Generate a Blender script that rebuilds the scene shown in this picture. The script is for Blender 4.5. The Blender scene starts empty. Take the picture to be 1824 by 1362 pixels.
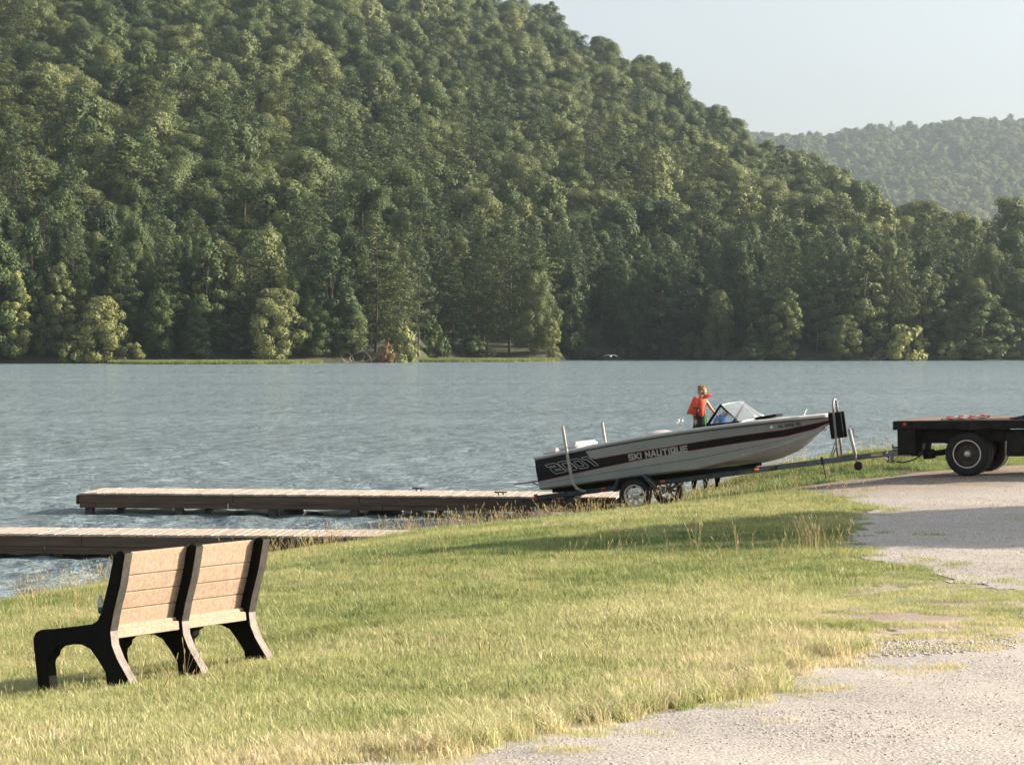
import bpy, math, random
import numpy as np
from mathutils import Vector, Matrix, Euler, noise as mnoise

S = bpy.context.scene
COL = S.collection
R = math.radians
random.seed(7)
rng = np.random.default_rng(7)

# ------------------------------------------------------------------ camera, sky, sun
H = 3.65                 # eye height above the lake
FPX = 4300.0             # focal length in photo pixels (1824 wide)
PITCH = math.atan(75 / FPX)
cam = bpy.data.cameras.new('camera')
cam.sensor_width = 36.0
cam.lens = 36.0 * FPX / 1824
cam.clip_start = 0.5
cam.clip_end = 12000
camo = bpy.data.objects.new('camera', cam)
COL.objects.link(camo)
camo.location = (0, 0, H)
camo.rotation_euler = (R(90) - PITCH, 0, 0)
S.camera = camo

SUN_EL, SUN_AZ = 21.0, 84.0      # azimuth from +Y (into the picture) towards +X
w = bpy.data.worlds.new("World")
S.world = w
w.use_nodes = True
nt = w.node_tree
nt.nodes.clear()
sky = nt.nodes.new('ShaderNodeTexSky')
sky.sky_type = 'NISHITA'
sky.sun_disc = False
sky.sun_elevation = R(SUN_EL)
sky.sun_rotation = R(SUN_AZ)
sky.air_density = 1.0
sky.dust_density = 2.0
sky.ozone_density = 1.5
bg = nt.nodes.new('ShaderNodeBackground')
bg.inputs['Strength'].default_value = 0.077
out = nt.nodes.new('ShaderNodeOutputWorld')
hs = nt.nodes.new('ShaderNodeHueSaturation'); hs.inputs['Saturation'].default_value = 0.33   # thin high overcast veil
nt.links.new(sky.outputs[0], hs.inputs['Color']); nt.links.new(hs.outputs[0], bg.inputs[0])
nt.links.new(bg.outputs[0], out.inputs[0])

sl = bpy.data.lights.new('sun', 'SUN')
sl.energy = 5.0
sl.angle = R(0.6)
sl.color = (1.0, 0.84, 0.66)
so = bpy.data.objects.new('sun', sl)
COL.objects.link(so)
sd = Vector((math.sin(R(SUN_AZ)) * math.cos(R(SUN_EL)), math.cos(R(SUN_AZ)) * math.cos(R(SUN_EL)), math.sin(R(SUN_EL))))
so.rotation_euler = sd.to_track_quat('Z', 'Y').to_euler()

S.view_settings.view_transform = 'Standard'
S.view_settings.look = 'None'
S.view_settings.exposure = 1.53
S.view_settings.gamma = 1.0
S.render.engine = 'CYCLES'
S.cycles.use_denoising = True
S.cycles.max_bounces = 8
S.cycles.diffuse_bounces = 3
S.cycles.transparent_max_bounces = 8
S.cycles.volume_bounces = 1
S.cycles.sample_clamp_indirect = 6

# ------------------------------------------------------------------ helpers
def interp(x, xs, ys):
    return float(np.interp(x, xs, ys))

def px_at(px, py, Y):
    """world point that the photo shows at (px,py), Y metres into the scene"""
    a = (px - 912) / FPX
    b = -(py - 681) / FPX
    d = Vector((a, math.cos(PITCH) + b * math.sin(PITCH), -math.sin(PITCH) + b * math.cos(PITCH)))
    return Vector((0, 0, H)) + d * (Y / d.y)

class MB:
    def __init__(s):
        s.v, s.f, s.m, s.sm, s.mat = [], [], [], [], []
        s.T = None
        s.cur = 0
    def _slot(s, m):
        if m is not None:
            if m not in s.mat:
                s.mat.append(m)
            s.cur = s.mat.index(m)
    def add(s, vs, fs, smooth=False, m=None):
        s._slot(m)
        o = len(s.v)
        for p in vs:
            p = Vector(p)
            if s.T is not None:
                p = s.T @ p
            s.v.append(tuple(p))
        for f in fs:
            s.f.append(tuple(o + i for i in f)); s.m.append(s.cur); s.sm.append(smooth)
    def box(s, c, d, rot=None, m=None, bev=0.0):
        x, y, z = (k / 2 for k in d)
        M = Matrix.Translation(Vector(c))
        if rot is not None:
            M = M @ Euler(rot).to_matrix().to_4x4()
        if bev <= 0:
            vs = [M @ Vector((i * x, j * y, k * z)) for k in (-1, 1) for j in (-1, 1) for i in (-1, 1)]
            s.add(vs, [(0, 2, 3, 1), (4, 5, 7, 6), (0, 1, 5, 4), (2, 6, 7, 3), (0, 4, 6, 2), (1, 3, 7, 5)], False, m)
        else:
            b = min(bev, x * .9, y * .9, z * .9)
            vs = []
            for k in (-1, 1):
                for j in (-1, 1):
                    for i in (-1, 1):
                        vs += [M @ Vector((i * x, j * (y - b), k * (z - b))), M @ Vector((i * (x - b), j * y, k * (z - b))), M @ Vector((i * (x - b), j * (y - b), k * z))]
            def id(i, j, k, a): return ((k > 0) * 4 + (j > 0) * 2 + (i > 0)) * 3 + a
            fs = []
            for sg in (-1, 1):
                q = [id(sg, -1, -1, 0), id(sg, 1, -1, 0), id(sg, 1, 1, 0), id(sg, -1, 1, 0)]; fs.append(q if sg > 0 else q[::-1])
                q = [id(-1, sg, -1, 1), id(-1, sg, 1, 1), id(1, sg, 1, 1), id(1, sg, -1, 1)]; fs.append(q if sg > 0 else q[::-1])
                q = [id(-1, -1, sg, 2), id(1, -1, sg, 2), id(1, 1, sg, 2), id(-1, 1, sg, 2)]; fs.append(q if sg > 0 else q[::-1])
            for a in (-1, 1):
                for b2 in (-1, 1):
                    fs.append([id(a, b2, -1, 0), id(a, b2, 1, 0), id(a, b2, 1, 1), id(a, b2, -1, 1)][::(-1 if a * b2 > 0 else 1)])
                    fs.append([id(a, -1, b2, 0), id(a, 1, b2, 0), id(a, 1, b2, 2), id(a, -1, b2, 2)][::(1 if a * b2 > 0 else -1)])
                    fs.append([id(-1, a, b2, 1), id(1, a, b2, 1), id(1, a, b2, 2), id(-1, a, b2, 2)][::(-1 if a * b2 > 0 else 1)])
            for k in (-1, 1):
                for j in (-1, 1):
                    for i in (-1, 1):
                        q = [id(i, j, k, 0), id(i, j, k, 1), id(i, j, k, 2)]; fs.append(q if i * j * k > 0 else q[::-1])
            s.add(vs, fs, False, m)
    def tube(s, pts, r, n=8, m=None, cap=True, sm=True):
        pts = [Vector(p) for p in pts]
        rs = r if isinstance(r, (list, tuple)) else [r] * len(pts)
        vs, fs = [], []
        t0 = (pts[1] - pts[0]).normalized()
        up = Vector((0, 0, 1)) if abs(t0.z) < .9 else Vector((1, 0, 0))
        a = t0.cross(up).normalized()
        for i, p in enumerate(pts):
            t = (pts[min(i + 1, len(pts) - 1)] - pts[max(i - 1, 0)]).normalized()
            a = (a - t * a.dot(t)).normalized()
            b = t.cross(a)
            for k in range(n):
                q = 2 * math.pi * k / n
                vs.append(p + (a * math.cos(q) + b * math.sin(q)) * rs[i])
        for i in range(len(pts) - 1):
            for k in range(n):
                k2 = (k + 1) % n
                fs.append((i * n + k, i * n + k2, (i + 1) * n + k2, (i + 1) * n + k))
        s.add(vs, fs, sm, m)
        if cap:
            o = len(s.v) - len(vs)
            s.f.append(tuple(o + k for k in range(n))[::-1]); s.m.append(s.cur); s.sm.append(False)
            s.f.append(tuple(o + (len(pts) - 1) * n + k for k in range(n))); s.m.append(s.cur); s.sm.append(False)
    def lathe(s, prof, c, axis='y', n=28, m=None, sm=True):
        """prof: list of (along, radius)"""
        vs, fs = [], []
        for (a, r) in prof:
            for k in range(n):
                q = 2 * math.pi * k / n
                if axis == 'y': p = (r * math.cos(q), a, r * math.sin(q))
                elif axis == 'z': p = (r * math.cos(q), r * math.sin(q), a)
                else: p = (a, r * math.cos(q), r * math.sin(q))
                vs.append(Vector(c) + Vector(p))
        for i in range(len(prof) - 1):
            for k in range(n):
                k2 = (k + 1) % n
                fs.append((i * n + k, i * n + k2, (i + 1) * n + k2, (i + 1) * n + k))
        s.add(vs, fs, sm, m)
    def prism(s, outline, y0, y1, m=None, sm=False):
        """outline in (x,z), extruded along y"""
        n = len(outline)
        vs = [(x, y0, z) for x, z in outline] + [(x, y1, z) for x, z in outline]
        fs = [tuple(range(n)), tuple(range(2 * n - 1, n - 1, -1))] + [(i, i + n, (i + 1) % n + n, (i + 1) % n) for i in range(n)]
        s.add(vs, fs, sm, m)
    def ell(s, c, r, n=12, k=8, m=None, rot=None):
        vs, fs = [], []
        M = Matrix.Translation(Vector(c)) @ (Euler(rot).to_matrix().to_4x4() if rot else Matrix.Identity(4))
        for i in range(1, k):
            th = math.pi * i / k
            for j in range(n):
                ph = 2 * math.pi * j / n
                vs.append(M @ Vector((r[0] * math.sin(th) * math.cos(ph), r[1] * math.sin(th) * math.sin(ph), r[2] * math.cos(th))))
        top, bot = len(vs), len(vs) + 1
        vs += [M @ Vector((0, 0, r[2])), M @ Vector((0, 0, -r[2]))]
        for i in range(k - 2):
            for j in range(n):
                j2 = (j + 1) % n
                fs.append((i * n + j, (i + 1) * n + j, (i + 1) * n + j2, i * n + j2))
        for j in range(n):
            j2 = (j + 1) % n
            fs.append((top, j, j2)); fs.append((bot, (k - 2) * n + j2, (k - 2) * n + j))
        s.add(vs, fs, True, m)
    def mesh(s, name):
        me = bpy.data.meshes.new(name)
        me.from_pydata(s.v, [], s.f)
        for m in s.mat: me.materials.append(m)
        me.polygons.foreach_set('material_index', s.m)
        me.polygons.foreach_set('use_smooth', s.sm)
        me.update()
        return me
    def build(s, name, m=None, parent=None):
        if m is not None and not s.mat:
            s.mat.append(m)
        o = bpy.data.objects.new(name, s.mesh(name))
        COL.objects.link(o)
        if parent is not None: o.parent = parent
        return o

def tag(o, label=None, cat=None, group=None, kind=None):
    if label: o['label'] = label
    if cat: o['category'] = cat
    if group: o['group'] = group
    if kind: o['kind'] = kind
    return o

def empty(name, loc=(0, 0, 0), rot=(0, 0, 0)):
    o = bpy.data.objects.new(name, None)
    COL.objects.link(o)
    o.location = loc; o.rotation_euler = rot
    o.empty_display_size = .2
    return o

def np_mesh(name, V, Q, mats, mi=None, smooth=False):
    """V (n,3), Q (m,k) constant polygon size"""
    me = bpy.data.meshes.new(name)
    V = np.asarray(V, np.float32); Q = np.asarray(Q, np.int32)
    me.vertices.add(len(V)); me.vertices.foreach_set('co', V.ravel())
    k = Q.shape[1]
    me.loops.add(Q.size); me.loops.foreach_set('vertex_index', Q.ravel())
    me.polygons.add(len(Q)); me.polygons.foreach_set('loop_start', np.arange(0, Q.size, k, dtype=np.int32))
    try: me.polygons.foreach_set('loop_total', np.full(len(Q), k, np.int32))
    except Exception: pass
    for m in mats: me.materials.append(m)
    if mi is not None: me.polygons.foreach_set('material_index', np.asarray(mi, np.int32))
    if smooth: me.polygons.foreach_set('use_smooth', np.ones(len(Q), bool))
    me.update(calc_edges=True)
    return me

# ------------------------------------------------------------------ materials
def newmat(name):
    m = bpy.data.materials.new(name); m.use_nodes = True
    n = m.node_tree
    b = n.nodes['Principled BSDF']
    return m, n, b
def L(n, a, b): n.links.new(a, b)
def node(n, t, **kw):
    x = n.nodes.new(t)
    for k, v in kw.items(): setattr(x, k, v)
    return x
def ramp(n, fac, stops, interp='LINEAR'):
    r = node(n, 'ShaderNodeValToRGB')
    r.color_ramp.interpolation = interp
    e = r.color_ramp.elements
    while len(e) > 1: e.remove(e[-1])
    e[0].position = stops[0][0]; e[0].color = (*stops[0][1], 1)
    for p, c in stops[1:]:
        x = e.new(p); x.color = (*c, 1)
    L(n, fac, r.inputs[0])
    return r.outputs[0]
def noise(n, scale, detail=4, rough=.55, coord='Object', stretch=None, dist=0):
    tc = node(n, 'ShaderNodeTexCoord')
    t = node(n, 'ShaderNodeTexNoise')
    t.inputs['Scale'].default_value = scale; t.inputs['Detail'].default_value = detail
    t.inputs['Roughness'].default_value = rough; t.inputs['Distortion'].default_value = dist
    if stretch:
        mp = node(n, 'ShaderNodeMapping'); mp.inputs['Scale'].default_value = stretch
        L(n, tc.outputs[coord], mp.inputs[0]); L(n, mp.outputs[0], t.inputs[0])
    else:
        L(n, tc.outputs[coord], t.inputs[0])
    return t.outputs['Fac']
def bump(n, b, h, strength=.3, dist=.02):
    x = node(n, 'ShaderNodeBump'); x.inputs['Strength'].default_value = strength; x.inputs['Distance'].default_value = dist
    L(n, h, x.inputs['Height']); L(n, x.outputs[0], b.inputs['Normal'])
def mat(name, c, rough=.6, metal=0, var=.18, scale=6, bmp=.15, bd=.01, dark=None, stretch=None, spec=None):
    m, n, b = newmat(name)
    f = noise(n, scale, 5, .6, stretch=stretch)
    d = dark if dark else tuple(k * (1 - var) for k in c)
    u = tuple(min(1, k * (1 + var)) for k in c)
    L(n, ramp(n, f, [(.3, d), (.7, u)]), b.inputs['Base Color'])
    b.inputs['Roughness'].default_value = rough; b.inputs['Metallic'].default_value = metal
    if spec is not None: b.inputs['Specular IOR Level'].default_value = spec
    if bmp: bump(n, b, noise(n, scale * 5, 4, .6, stretch=stretch), bmp, bd)
    return m

def leafmat(name, stops, trans=.18, rough=.6, varscale=.35):
    """foliage: hue follows the tree's own tint, with leaf-scale and limb-scale variation"""
    m, n, b = newmat(name)
    at = node(n, 'ShaderNodeAttribute'); at.attribute_type = 'INSTANCER'; at.attribute_name = 'tint'
    nz = noise(n, varscale, 3, .6)
    mx = node(n, 'ShaderNodeMath', operation='MULTIPLY_ADD'); L(n, nz, mx.inputs[0]); mx.inputs[1].default_value = .5; mx.inputs[2].default_value = -.25
    ad = node(n, 'ShaderNodeMath', operation='ADD', use_clamp=True); L(n, at.outputs['Fac'], ad.inputs[0]); L(n, mx.outputs[0], ad.inputs[1])
    col = ramp(n, ad.outputs[0], stops)
    L(n, col, b.inputs['Base Color'])
    b.inputs['Roughness'].default_value = rough
    b.inputs['Specular IOR Level'].default_value = .25
    tr = node(n, 'ShaderNodeBsdfTranslucent'); L(n, col, tr.inputs[0])
    ms = node(n, 'ShaderNodeMixShader'); ms.inputs[0].default_value = trans
    o = [x for x in n.nodes if x.type == 'OUTPUT_MATERIAL'][0]
    L(n, b.outputs[0], ms.inputs[1]); L(n, tr.outputs[0], ms.inputs[2]); L(n, ms.outputs[0], o.inputs[0])
    return m

LEAF = leafmat('foliage', [(0, (.032, .058, .022)), (.3, (.064, .099, .031)), (.6, (.118, .148, .054)), (.85, (.178, .202, .077)), (1, (.26, .275, .09))])
NEEDLE = leafmat('pine_needles', [(0, (.028, .055, .022)), (.5, (.062, .092, .030)), (1, (.15, .16, .055))], trans=.12)
RUST = leafmat('rust_foliage', [(0, (.10, .065, .04)), (1, (.24, .14, .06))], trans=.25)
GRASS = leafmat('grass_blades', [(0, (.11, .18, .06)), (.35, (.30, .34, .12)), (.7, (.48, .48, .24)), (1, (.64, .55, .36))], trans=.38, rough=.5, varscale=3)
STRAW = leafmat('straw_stalks', [(0, (.36, .31, .14)), (1, (.6, .5, .28))], trans=.3, varscale=3)
REED = leafmat('reeds', [(0, (.15, .19, .06)), (1, (.24, .26, .10))], trans=.3, varscale=.2)
BARK = mat('bark', (.075, .058, .045), .9, var=.4, scale=2, bmp=.5, stretch=(1, 1, .2))
DEADWOOD = mat('bleached_wood', (.17, .14, .11), .9, var=.2, scale=3)

# ------------------------------------------------------------------ terrain near the camera
CTRL = [(0,-4,2.1),(-6,-4,2.0),(12,-4,2.1),(0,0,2.05),(-6,2,1.95),(8,0,2.05),(24,5,1.95),(0,10.5,1.80),(2.7,12.7,1.75),(-2.6,16.6,1.235),(-1.8,17.7,1.25),
 (5,18,1.65),(0,18,1.5),(-5,10,1.6),(-3.4,17.2,1.11),(-7.1,33.5,0),(-4.1,40.7,0),(-1.7,45,.05),(.19,46,.13),(.2,49.2,-.1),(-14,33,-.8),(-9,45,-1),
 (-4,50,-.9),(0,55,-1),(3,61,-1),(-10,24,.45),(-14,22,.2),(2.2,43.5,.45),(1.2,45,.19),(4.2,42,.93),(5.3,36,1.17),(3.7,27.8,1.35),(-1.9,28.2,1.02),(6,27,1.43),(-5.2,26,.62),
 (10,35,1.3),(12,43,1.22),(24,40,1.25),(24,20,1.65),(8.5,44.8,1.21),(5.6,46,.83),(2.7,47.3,.36),(1,48,.1),(-.5,48.8,-.25),(7,55,.95),(12,55,1.08),(5.2,54,.36),
 (4.4,57,0),(7,61,-.1),(12,62,-.1),(24,61,-.1),(24,54,1.25),(5,50,.52),(8,50,1.05),(3.4,51,.12),(2.6,54,-.2),(14,49,1.25),(8,66,-1.2),(24,66,-1.2),(-1.4,40.4,.42)]
CP = np.array(CTRL, float)
def _phi(r): return np.where(r > 1e-9, r * r * np.log(r + 1e-12), 0)
_n = len(CP)
_A = np.zeros((_n + 3, _n + 3))
_d = np.hypot(CP[:, None, 0] - CP[None, :, 0], CP[:, None, 1] - CP[None, :, 1])
_A[:_n, :_n] = _phi(_d) + np.eye(_n) * .6
_A[:_n, _n] = 1; _A[:_n, _n + 1] = CP[:, 0]; _A[:_n, _n + 2] = CP[:, 1]
_A[_n:, :_n] = _A[:_n, _n:].T
_W = np.linalg.solve(_A, np.concatenate([CP[:, 2], [0, 0, 0]]))
def hz(X, Y):
    X = np.asarray(X, float); Y = np.asarray(Y, float)
    sh = np.broadcast(X, Y).shape
    x = np.clip(np.broadcast_to(X, sh).ravel(), -14, 24); y = np.clip(np.broadcast_to(Y, sh).ravel(), -4, 66)
    z = np.zeros_like(x)
    for i in range(0, len(x), 20000):
        a, b = x[i:i + 20000], y[i:i + 20000]
        r = np.hypot(a[:, None] - CP[None, :, 0], b[:, None] - CP[None, :, 1])
        z[i:i + 20000] = _phi(r) @ _W[:_n] + _W[_n] + _W[_n + 1] * a + _W[_n + 2] * b
    z = z.reshape(sh)
    z = z + .012 * np.sin(X * 1.7 + 1) * np.cos(Y * 1.3) + .008 * np.sin(X * 4.1 + Y * 2.3)
    return np.clip(z, -1.6, 2.4)
def gz(x, y): return float(hz(np.array([x]), np.array([y]))[0])
def spot(px, py):
    """ground point seen at the photo pixel"""
    a = px_at(px, py, 1.0) - Vector((0, 0, H))
    Ys = np.linspace(6, 62, 1500)
    zs = hz(a.x * Ys, Ys); ray = H + a.z * Ys
    k = np.argmax(ray < zs)
    if ray[k] >= zs[k]: k = len(Ys) - 1
    return (a.x * Ys[k], Ys[k])
def spot_level(px, py, z=1.85):
    a = px_at(px, py, 1.0) - Vector((0, 0, H))
    t = (z - H) / a.z
    return (a.x * t, t)

def fnoise(X, Y, s, seed=0):
    """cheap smooth value noise, vectorised"""
    X = np.asarray(X) / s + seed * 17.3; Y = np.asarray(Y) / s + seed * 9.1
    xi = np.floor(X); yi = np.floor(Y); xf = X - xi; yf = Y - yi
    def h(a, b):
        v = np.sin(a * 127.1 + b * 311.7 + seed * 3.7) * 43758.5453
        return v - np.floor(v)
    u = xf * xf * (3 - 2 * xf); v = yf * yf * (3 - 2 * yf)
    return (h(xi, yi) * (1 - u) + h(xi + 1, yi) * u) * (1 - v) + (h(xi, yi + 1) * (1 - u) + h(xi + 1, yi + 1) * u) * v

def inpoly(X, Y, poly):
    c = np.zeros(X.shape, bool)
    n = len(poly)
    for i in range(n):
        x1, y1 = poly[i]; x2, y2 = poly[(i + 1) % n]
        if y1 == y2: continue
        k = ((y1 > Y) != (y2 > Y)) & (X < (x2 - x1) * (Y - y1) / (y2 - y1) + x1)
        c ^= k
    return c
LOWER = [spot(*p) for p in [(560, 1361), (700, 1350), (830, 1335), (1000, 1294), (1200, 1268), (1330, 1237), (1400, 1187), (1525, 1170), (1545, 1150), (1700, 1137), (1822, 1131)]]
LOWER = [(-1.2, 3.0), (-1.0, 8.5)] + LOWER + [(LOWER[-1][0] + 4, LOWER[-1][1] + .4), (16, 14), (16, 3)]
UPPER = [spot(*p) for p in [(1822, 1057), (1680, 1037), (1560, 996), (1485, 962), (1515, 930), (1548, 906), (1500, 893), (1440, 884), (1400, 875)]]
UPPER = [(UPPER[0][0] + 9, UPPER[0][1] - .5)] + UPPER + [(4.4, 45.2), (2.6, 46.3), (0, 47.4), (-1.2, 50.2), (.8, 50.0), (3, 48.9), (5.4, 47.6), (7.2, 46.2), (7.6, 46.4), (9, 46.6), (12, 46.4), (24, 46)]

# soil sheet (with lake bed), out to the horizon
def axis(lo, hi, a, b, step, far):
    mid = np.arange(a, b + 1e-6, step)
    l = [a - step * 1.4 ** k for k in range(1, 40)]; l = [v for v in l if v > lo]
    r_ = [b + step * 1.4 ** k for k in range(1, 40)]; r_ = [v for v in r_ if v < hi]
    return np.array([lo] + l[::-1] + list(mid) + r_ + [hi])
def grid_faces(nx, ny, keep=None):
    i, j = np.meshgrid(np.arange(nx - 1), np.arange(ny - 1))
    a = (j * nx + i).ravel()
    Q = np.stack([a, a + 1, a + nx + 1, a + nx], 1)
    return Q if keep is None else Q[keep]
xs = axis(-515, 515, -15, 26, .3, 0); ys = axis(-150, 350, -4, 66, .3, 0)
GX, GY = np.meshgrid(xs, ys)
GZ = hz(GX, GY)
GZ = np.where((GX > 24) & (GY < 50), np.maximum(GZ, 1.2), GZ)
GZ = np.where((GX < -16) & (GY < -40), .6, GZ)
def groundmat():
    m, n, b = newmat('soil_and_thatch')
    f = noise(n, .9, 8, .7); g = noise(n, 9, 6, .7)
    a = ramp(n, f, [(.3, (.075, .09, .03)), (.55, (.12, .125, .045)), (.75, (.19, .16, .08))])
    c = ramp(n, g, [(.35, (.35, .35, .35)), (.75, (1, 1, 1))])
    mx = node(n, 'ShaderNodeMix', data_type='RGBA', blend_type='MULTIPLY'); mx.inputs[0].default_value = .8
    L(n, a, mx.inputs[6]); L(n, c, mx.inputs[7]); L(n, mx.outputs[2], b.inputs['Base Color'])
    b.inputs['Roughness'].default_value = .95
    bump(n, b, g, .8, .03)
    return m
gm = np_mesh('ground', np.stack([GX.ravel(), GY.ravel(), GZ.ravel()], 1), grid_faces(len(xs), len(ys)), [groundmat()], smooth=True)
ground = bpy.data.objects.new('ground', gm); COL.objects.link(ground); tag(ground, kind='structure')

def gravelmat():
    m, n, b = newmat('crushed_stone')
    at = node(n, 'ShaderNodeAttribute'); at.attribute_name = 'earth'
    tc = node(n, 'ShaderNodeTexCoord')
    vo = node(n, 'ShaderNodeTexVoronoi'); vo.inputs['Scale'].default_value = 55; L(n, tc.outputs['Object'], vo.inputs[0])
    st = ramp(n, vo.outputs['Color'], [(.0, (.26, .247, .232)), (.35, (.37, .352, .33)), (.7, (.45, .43, .40)), (1, (.56, .535, .505))])
    big = ramp(n, noise(n, .5, 7, .65), [(.3, (.78, .75, .72)), (.5, (.95, .92, .9)), (.75, (1, .98, .97))])
    mx = node(n, 'ShaderNodeMix', data_type='RGBA', blend_type='MULTIPLY'); mx.inputs[0].default_value = 1
    L(n, st, mx.inputs[6]); L(n, big, mx.inputs[7])
    fine = noise(n, 60, 4, .7)
    dirt = ramp(n, noise(n, 3, 8, .7), [(.3, (.14, .10, .065)), (.7, (.29, .215, .155))])
    ms = node(n, 'ShaderNodeMix', data_type='RGBA')
    mm = node(n, 'ShaderNodeMath', operation='MULTIPLY_ADD', use_clamp=True); L(n, noise(n, 2.2, 8, .75), mm.inputs[0]); mm.inputs[1].default_value = 2.4; mm.inputs[2].default_value = -1.35
    ma = node(n, 'ShaderNodeMath', operation='ADD', use_clamp=True); L(n, mm.outputs[0], ma.inputs[0]); L(n, at.outputs['Fac'], ma.inputs[1])
    mb = node(n, 'ShaderNodeMath', operation='MULTIPLY', use_clamp=True); L(n, ma.outputs[0], mb.inputs[0]); mb.inputs[1].default_value = .85
    L(n, mb.outputs[0], ms.inputs[0]); L(n, mx.outputs[2], ms.inputs[6]); L(n, dirt, ms.inputs[7])
    L(n, ms.outputs[2], b.inputs['Base Color'])
    b.inputs['Roughness'].default_value = .9
    h = node(n, 'ShaderNodeMath', operation='SUBTRACT'); h.inputs[0].default_value = 1; L(n, vo.outputs['Distance'], h.inputs[1])
    h2 = node(n, 'ShaderNodeMath', operation='MULTIPLY_ADD'); L(n, fine, h2.inputs[0]); h2.inputs[1].default_value = .6; L(n, h.outputs[0], h2.inputs[2])
    bump(n, b, h2.outputs[0], .7, .006)
    return m
GRAV = gravelmat()
def edge_jit(X, Y, amp):
    return X + amp * (fnoise(X, Y, .9, 3) - .5) * 2 + amp * .5 * (fnoise(X, Y, .25, 5) - .5) * 2, Y + amp * 2 * (fnoise(X, Y, .9, 8) - .5) * 2 + amp * (fnoise(X, Y, .22, 9) - .5) * 2
def sheet(name, poly, x0, x1, y0, y1, step, earthf, lift=.006):
    xs = np.arange(x0, x1, step); ys = np.arange(y0, y1, step)
    X, Y = np.meshgrid(xs, ys)
    jx, jy = edge_jit(X, Y, .16)
    ins = inpoly(jx, jy, poly)
    nx = len(xs)
    keep = (ins[:-1, :-1] & ins[1:, :-1] & ins[:-1, 1:] & ins[1:, 1:]).ravel()
    Q = grid_faces(nx, len(ys), keep)
    Z = hz(X, Y) + lift + .006 * (fnoise(X, Y, .12, 4) - .5)
    V = np.stack([X.ravel(), Y.ravel(), Z.ravel()], 1)
    used, inv = np.unique(Q, return_inverse=True)
    E = earthf(X, Y).ravel()[used]
    me = np_mesh(name, V[used], inv.reshape(Q.shape), [GRAV], smooth=True)
    a = me.attributes.new('earth', 'FLOAT', 'POINT'); a.data.foreach_set('value', E.astype(np.float32))
    o = bpy.data.objects.new(name, me); COL.objects.link(o); tag(o, kind='structure')
    return o
sheet('gravel_lot', LOWER, -1.5, 16, 3, 19, .07, lambda X, Y: -.1 + .25 * (fnoise(X, Y, 2, 1) - .3))
sheet('gravel_drive', UPPER, -2, 24, 18, 51, .12, lambda X, Y: np.clip((Y - 37.5) / 4.5, -.15, 1) * np.clip((10.5 - X) / 2.5, 0.25, 1) + np.clip((Y - 40) / 4, 0, 1) * .6)

PATCH = [spot(*p) for p in [(1540, 1152), (1440, 1100), (1530, 1008), (1680, 1033), (1822, 1053)]]
PATCH = PATCH + [(12, 19.9), (12, 16.9), spot(1822, 1135), spot(1700, 1141)]
sheet('gravel_verge', PATCH, 2, 12, 13, 26, .07, lambda X, Y: .35 + .5 * fnoise(X, Y, .6, 1), .002)
# loose stones
def scatter(name, protos, P, rotz, scale, idx, tint, tilt=None):
    """one object that places the given meshes at baked points (stuff)"""
    me = bpy.data.meshes.new(name)
    P = np.asarray(P, np.float32)
    me.vertices.add(len(P)); me.vertices.foreach_set('co', P.ravel())
    def at(nm, typ, arr, key='value'):
        a = me.attributes.new(nm, typ, 'POINT'); a.data.foreach_set(key, np.asarray(arr).ravel())
    rot = np.zeros((len(P), 3), np.float32); rot[:, 2] = rotz
    if tilt is not None: rot[:, :2] = tilt
    at('rot', 'FLOAT_VECTOR', rot, 'vector')
    sc = np.asarray(scale, np.float32)
    if sc.ndim == 1: sc = np.repeat(sc[:, None], 3, 1)
    at('scl', 'FLOAT_VECTOR', sc, 'vector')
    at('pick', 'INT', np.asarray(idx, np.int32)); at('tint', 'FLOAT', np.asarray(tint, np.float32))
    me.update()
    o = bpy.data.objects.new(name, me); COL.objects.link(o)
    c = bpy.data.collections.new(name + '_kinds')
    for k, pm in enumerate(protos):
        po = bpy.data.objects.new('%s_kind_%02d' % (name, k), pm); c.objects.link(po)
    ng = bpy.data.node_groups.new(name, 'GeometryNodeTree')
    ng.interface.new_socket('Geometry', in_out='INPUT', socket_type='NodeSocketGeometry')
    ng.interface.new_socket('Geometry', in_out='OUTPUT', socket_type='NodeSocketGeometry')
    gi = ng.nodes.new('NodeGroupInput'); go = ng.nodes.new('NodeGroupOutput')
    ci = ng.nodes.new('GeometryNodeCollectionInfo'); ci.inputs[0].default_value = c; ci.inputs[1].default_value = True; ci.inputs[2].default_value = True
    ip = ng.nodes.new('GeometryNodeInstanceOnPoints'); ip.inputs['Pick Instance'].default_value = True
    def na(nm, t):
        x = ng.nodes.new('GeometryNodeInputNamedAttribute'); x.data_type = t; x.inputs[0].default_value = nm; return x.outputs[0]
    ng.links.new(gi.outputs[0], ip.inputs['Points']); ng.links.new(ci.outputs[0], ip.inputs['Instance'])
    ng.links.new(na('pick', 'INT'), ip.inputs['Instance Index'])
    er = ng.nodes.new('FunctionNodeEulerToRotation'); ng.links.new(na('rot', 'FLOAT_VECTOR'), er.inputs[0]); ng.links.new(er.outputs[0], ip.inputs['Rotation'])
    ng.links.new(na('scl', 'FLOAT_VECTOR'), ip.inputs['Scale'])
    ng.links.new(ip.outputs[0], go.inputs[0])
    md = o.modifiers.new('scatter', 'NODES'); md.node_group = ng
    return o

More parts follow.
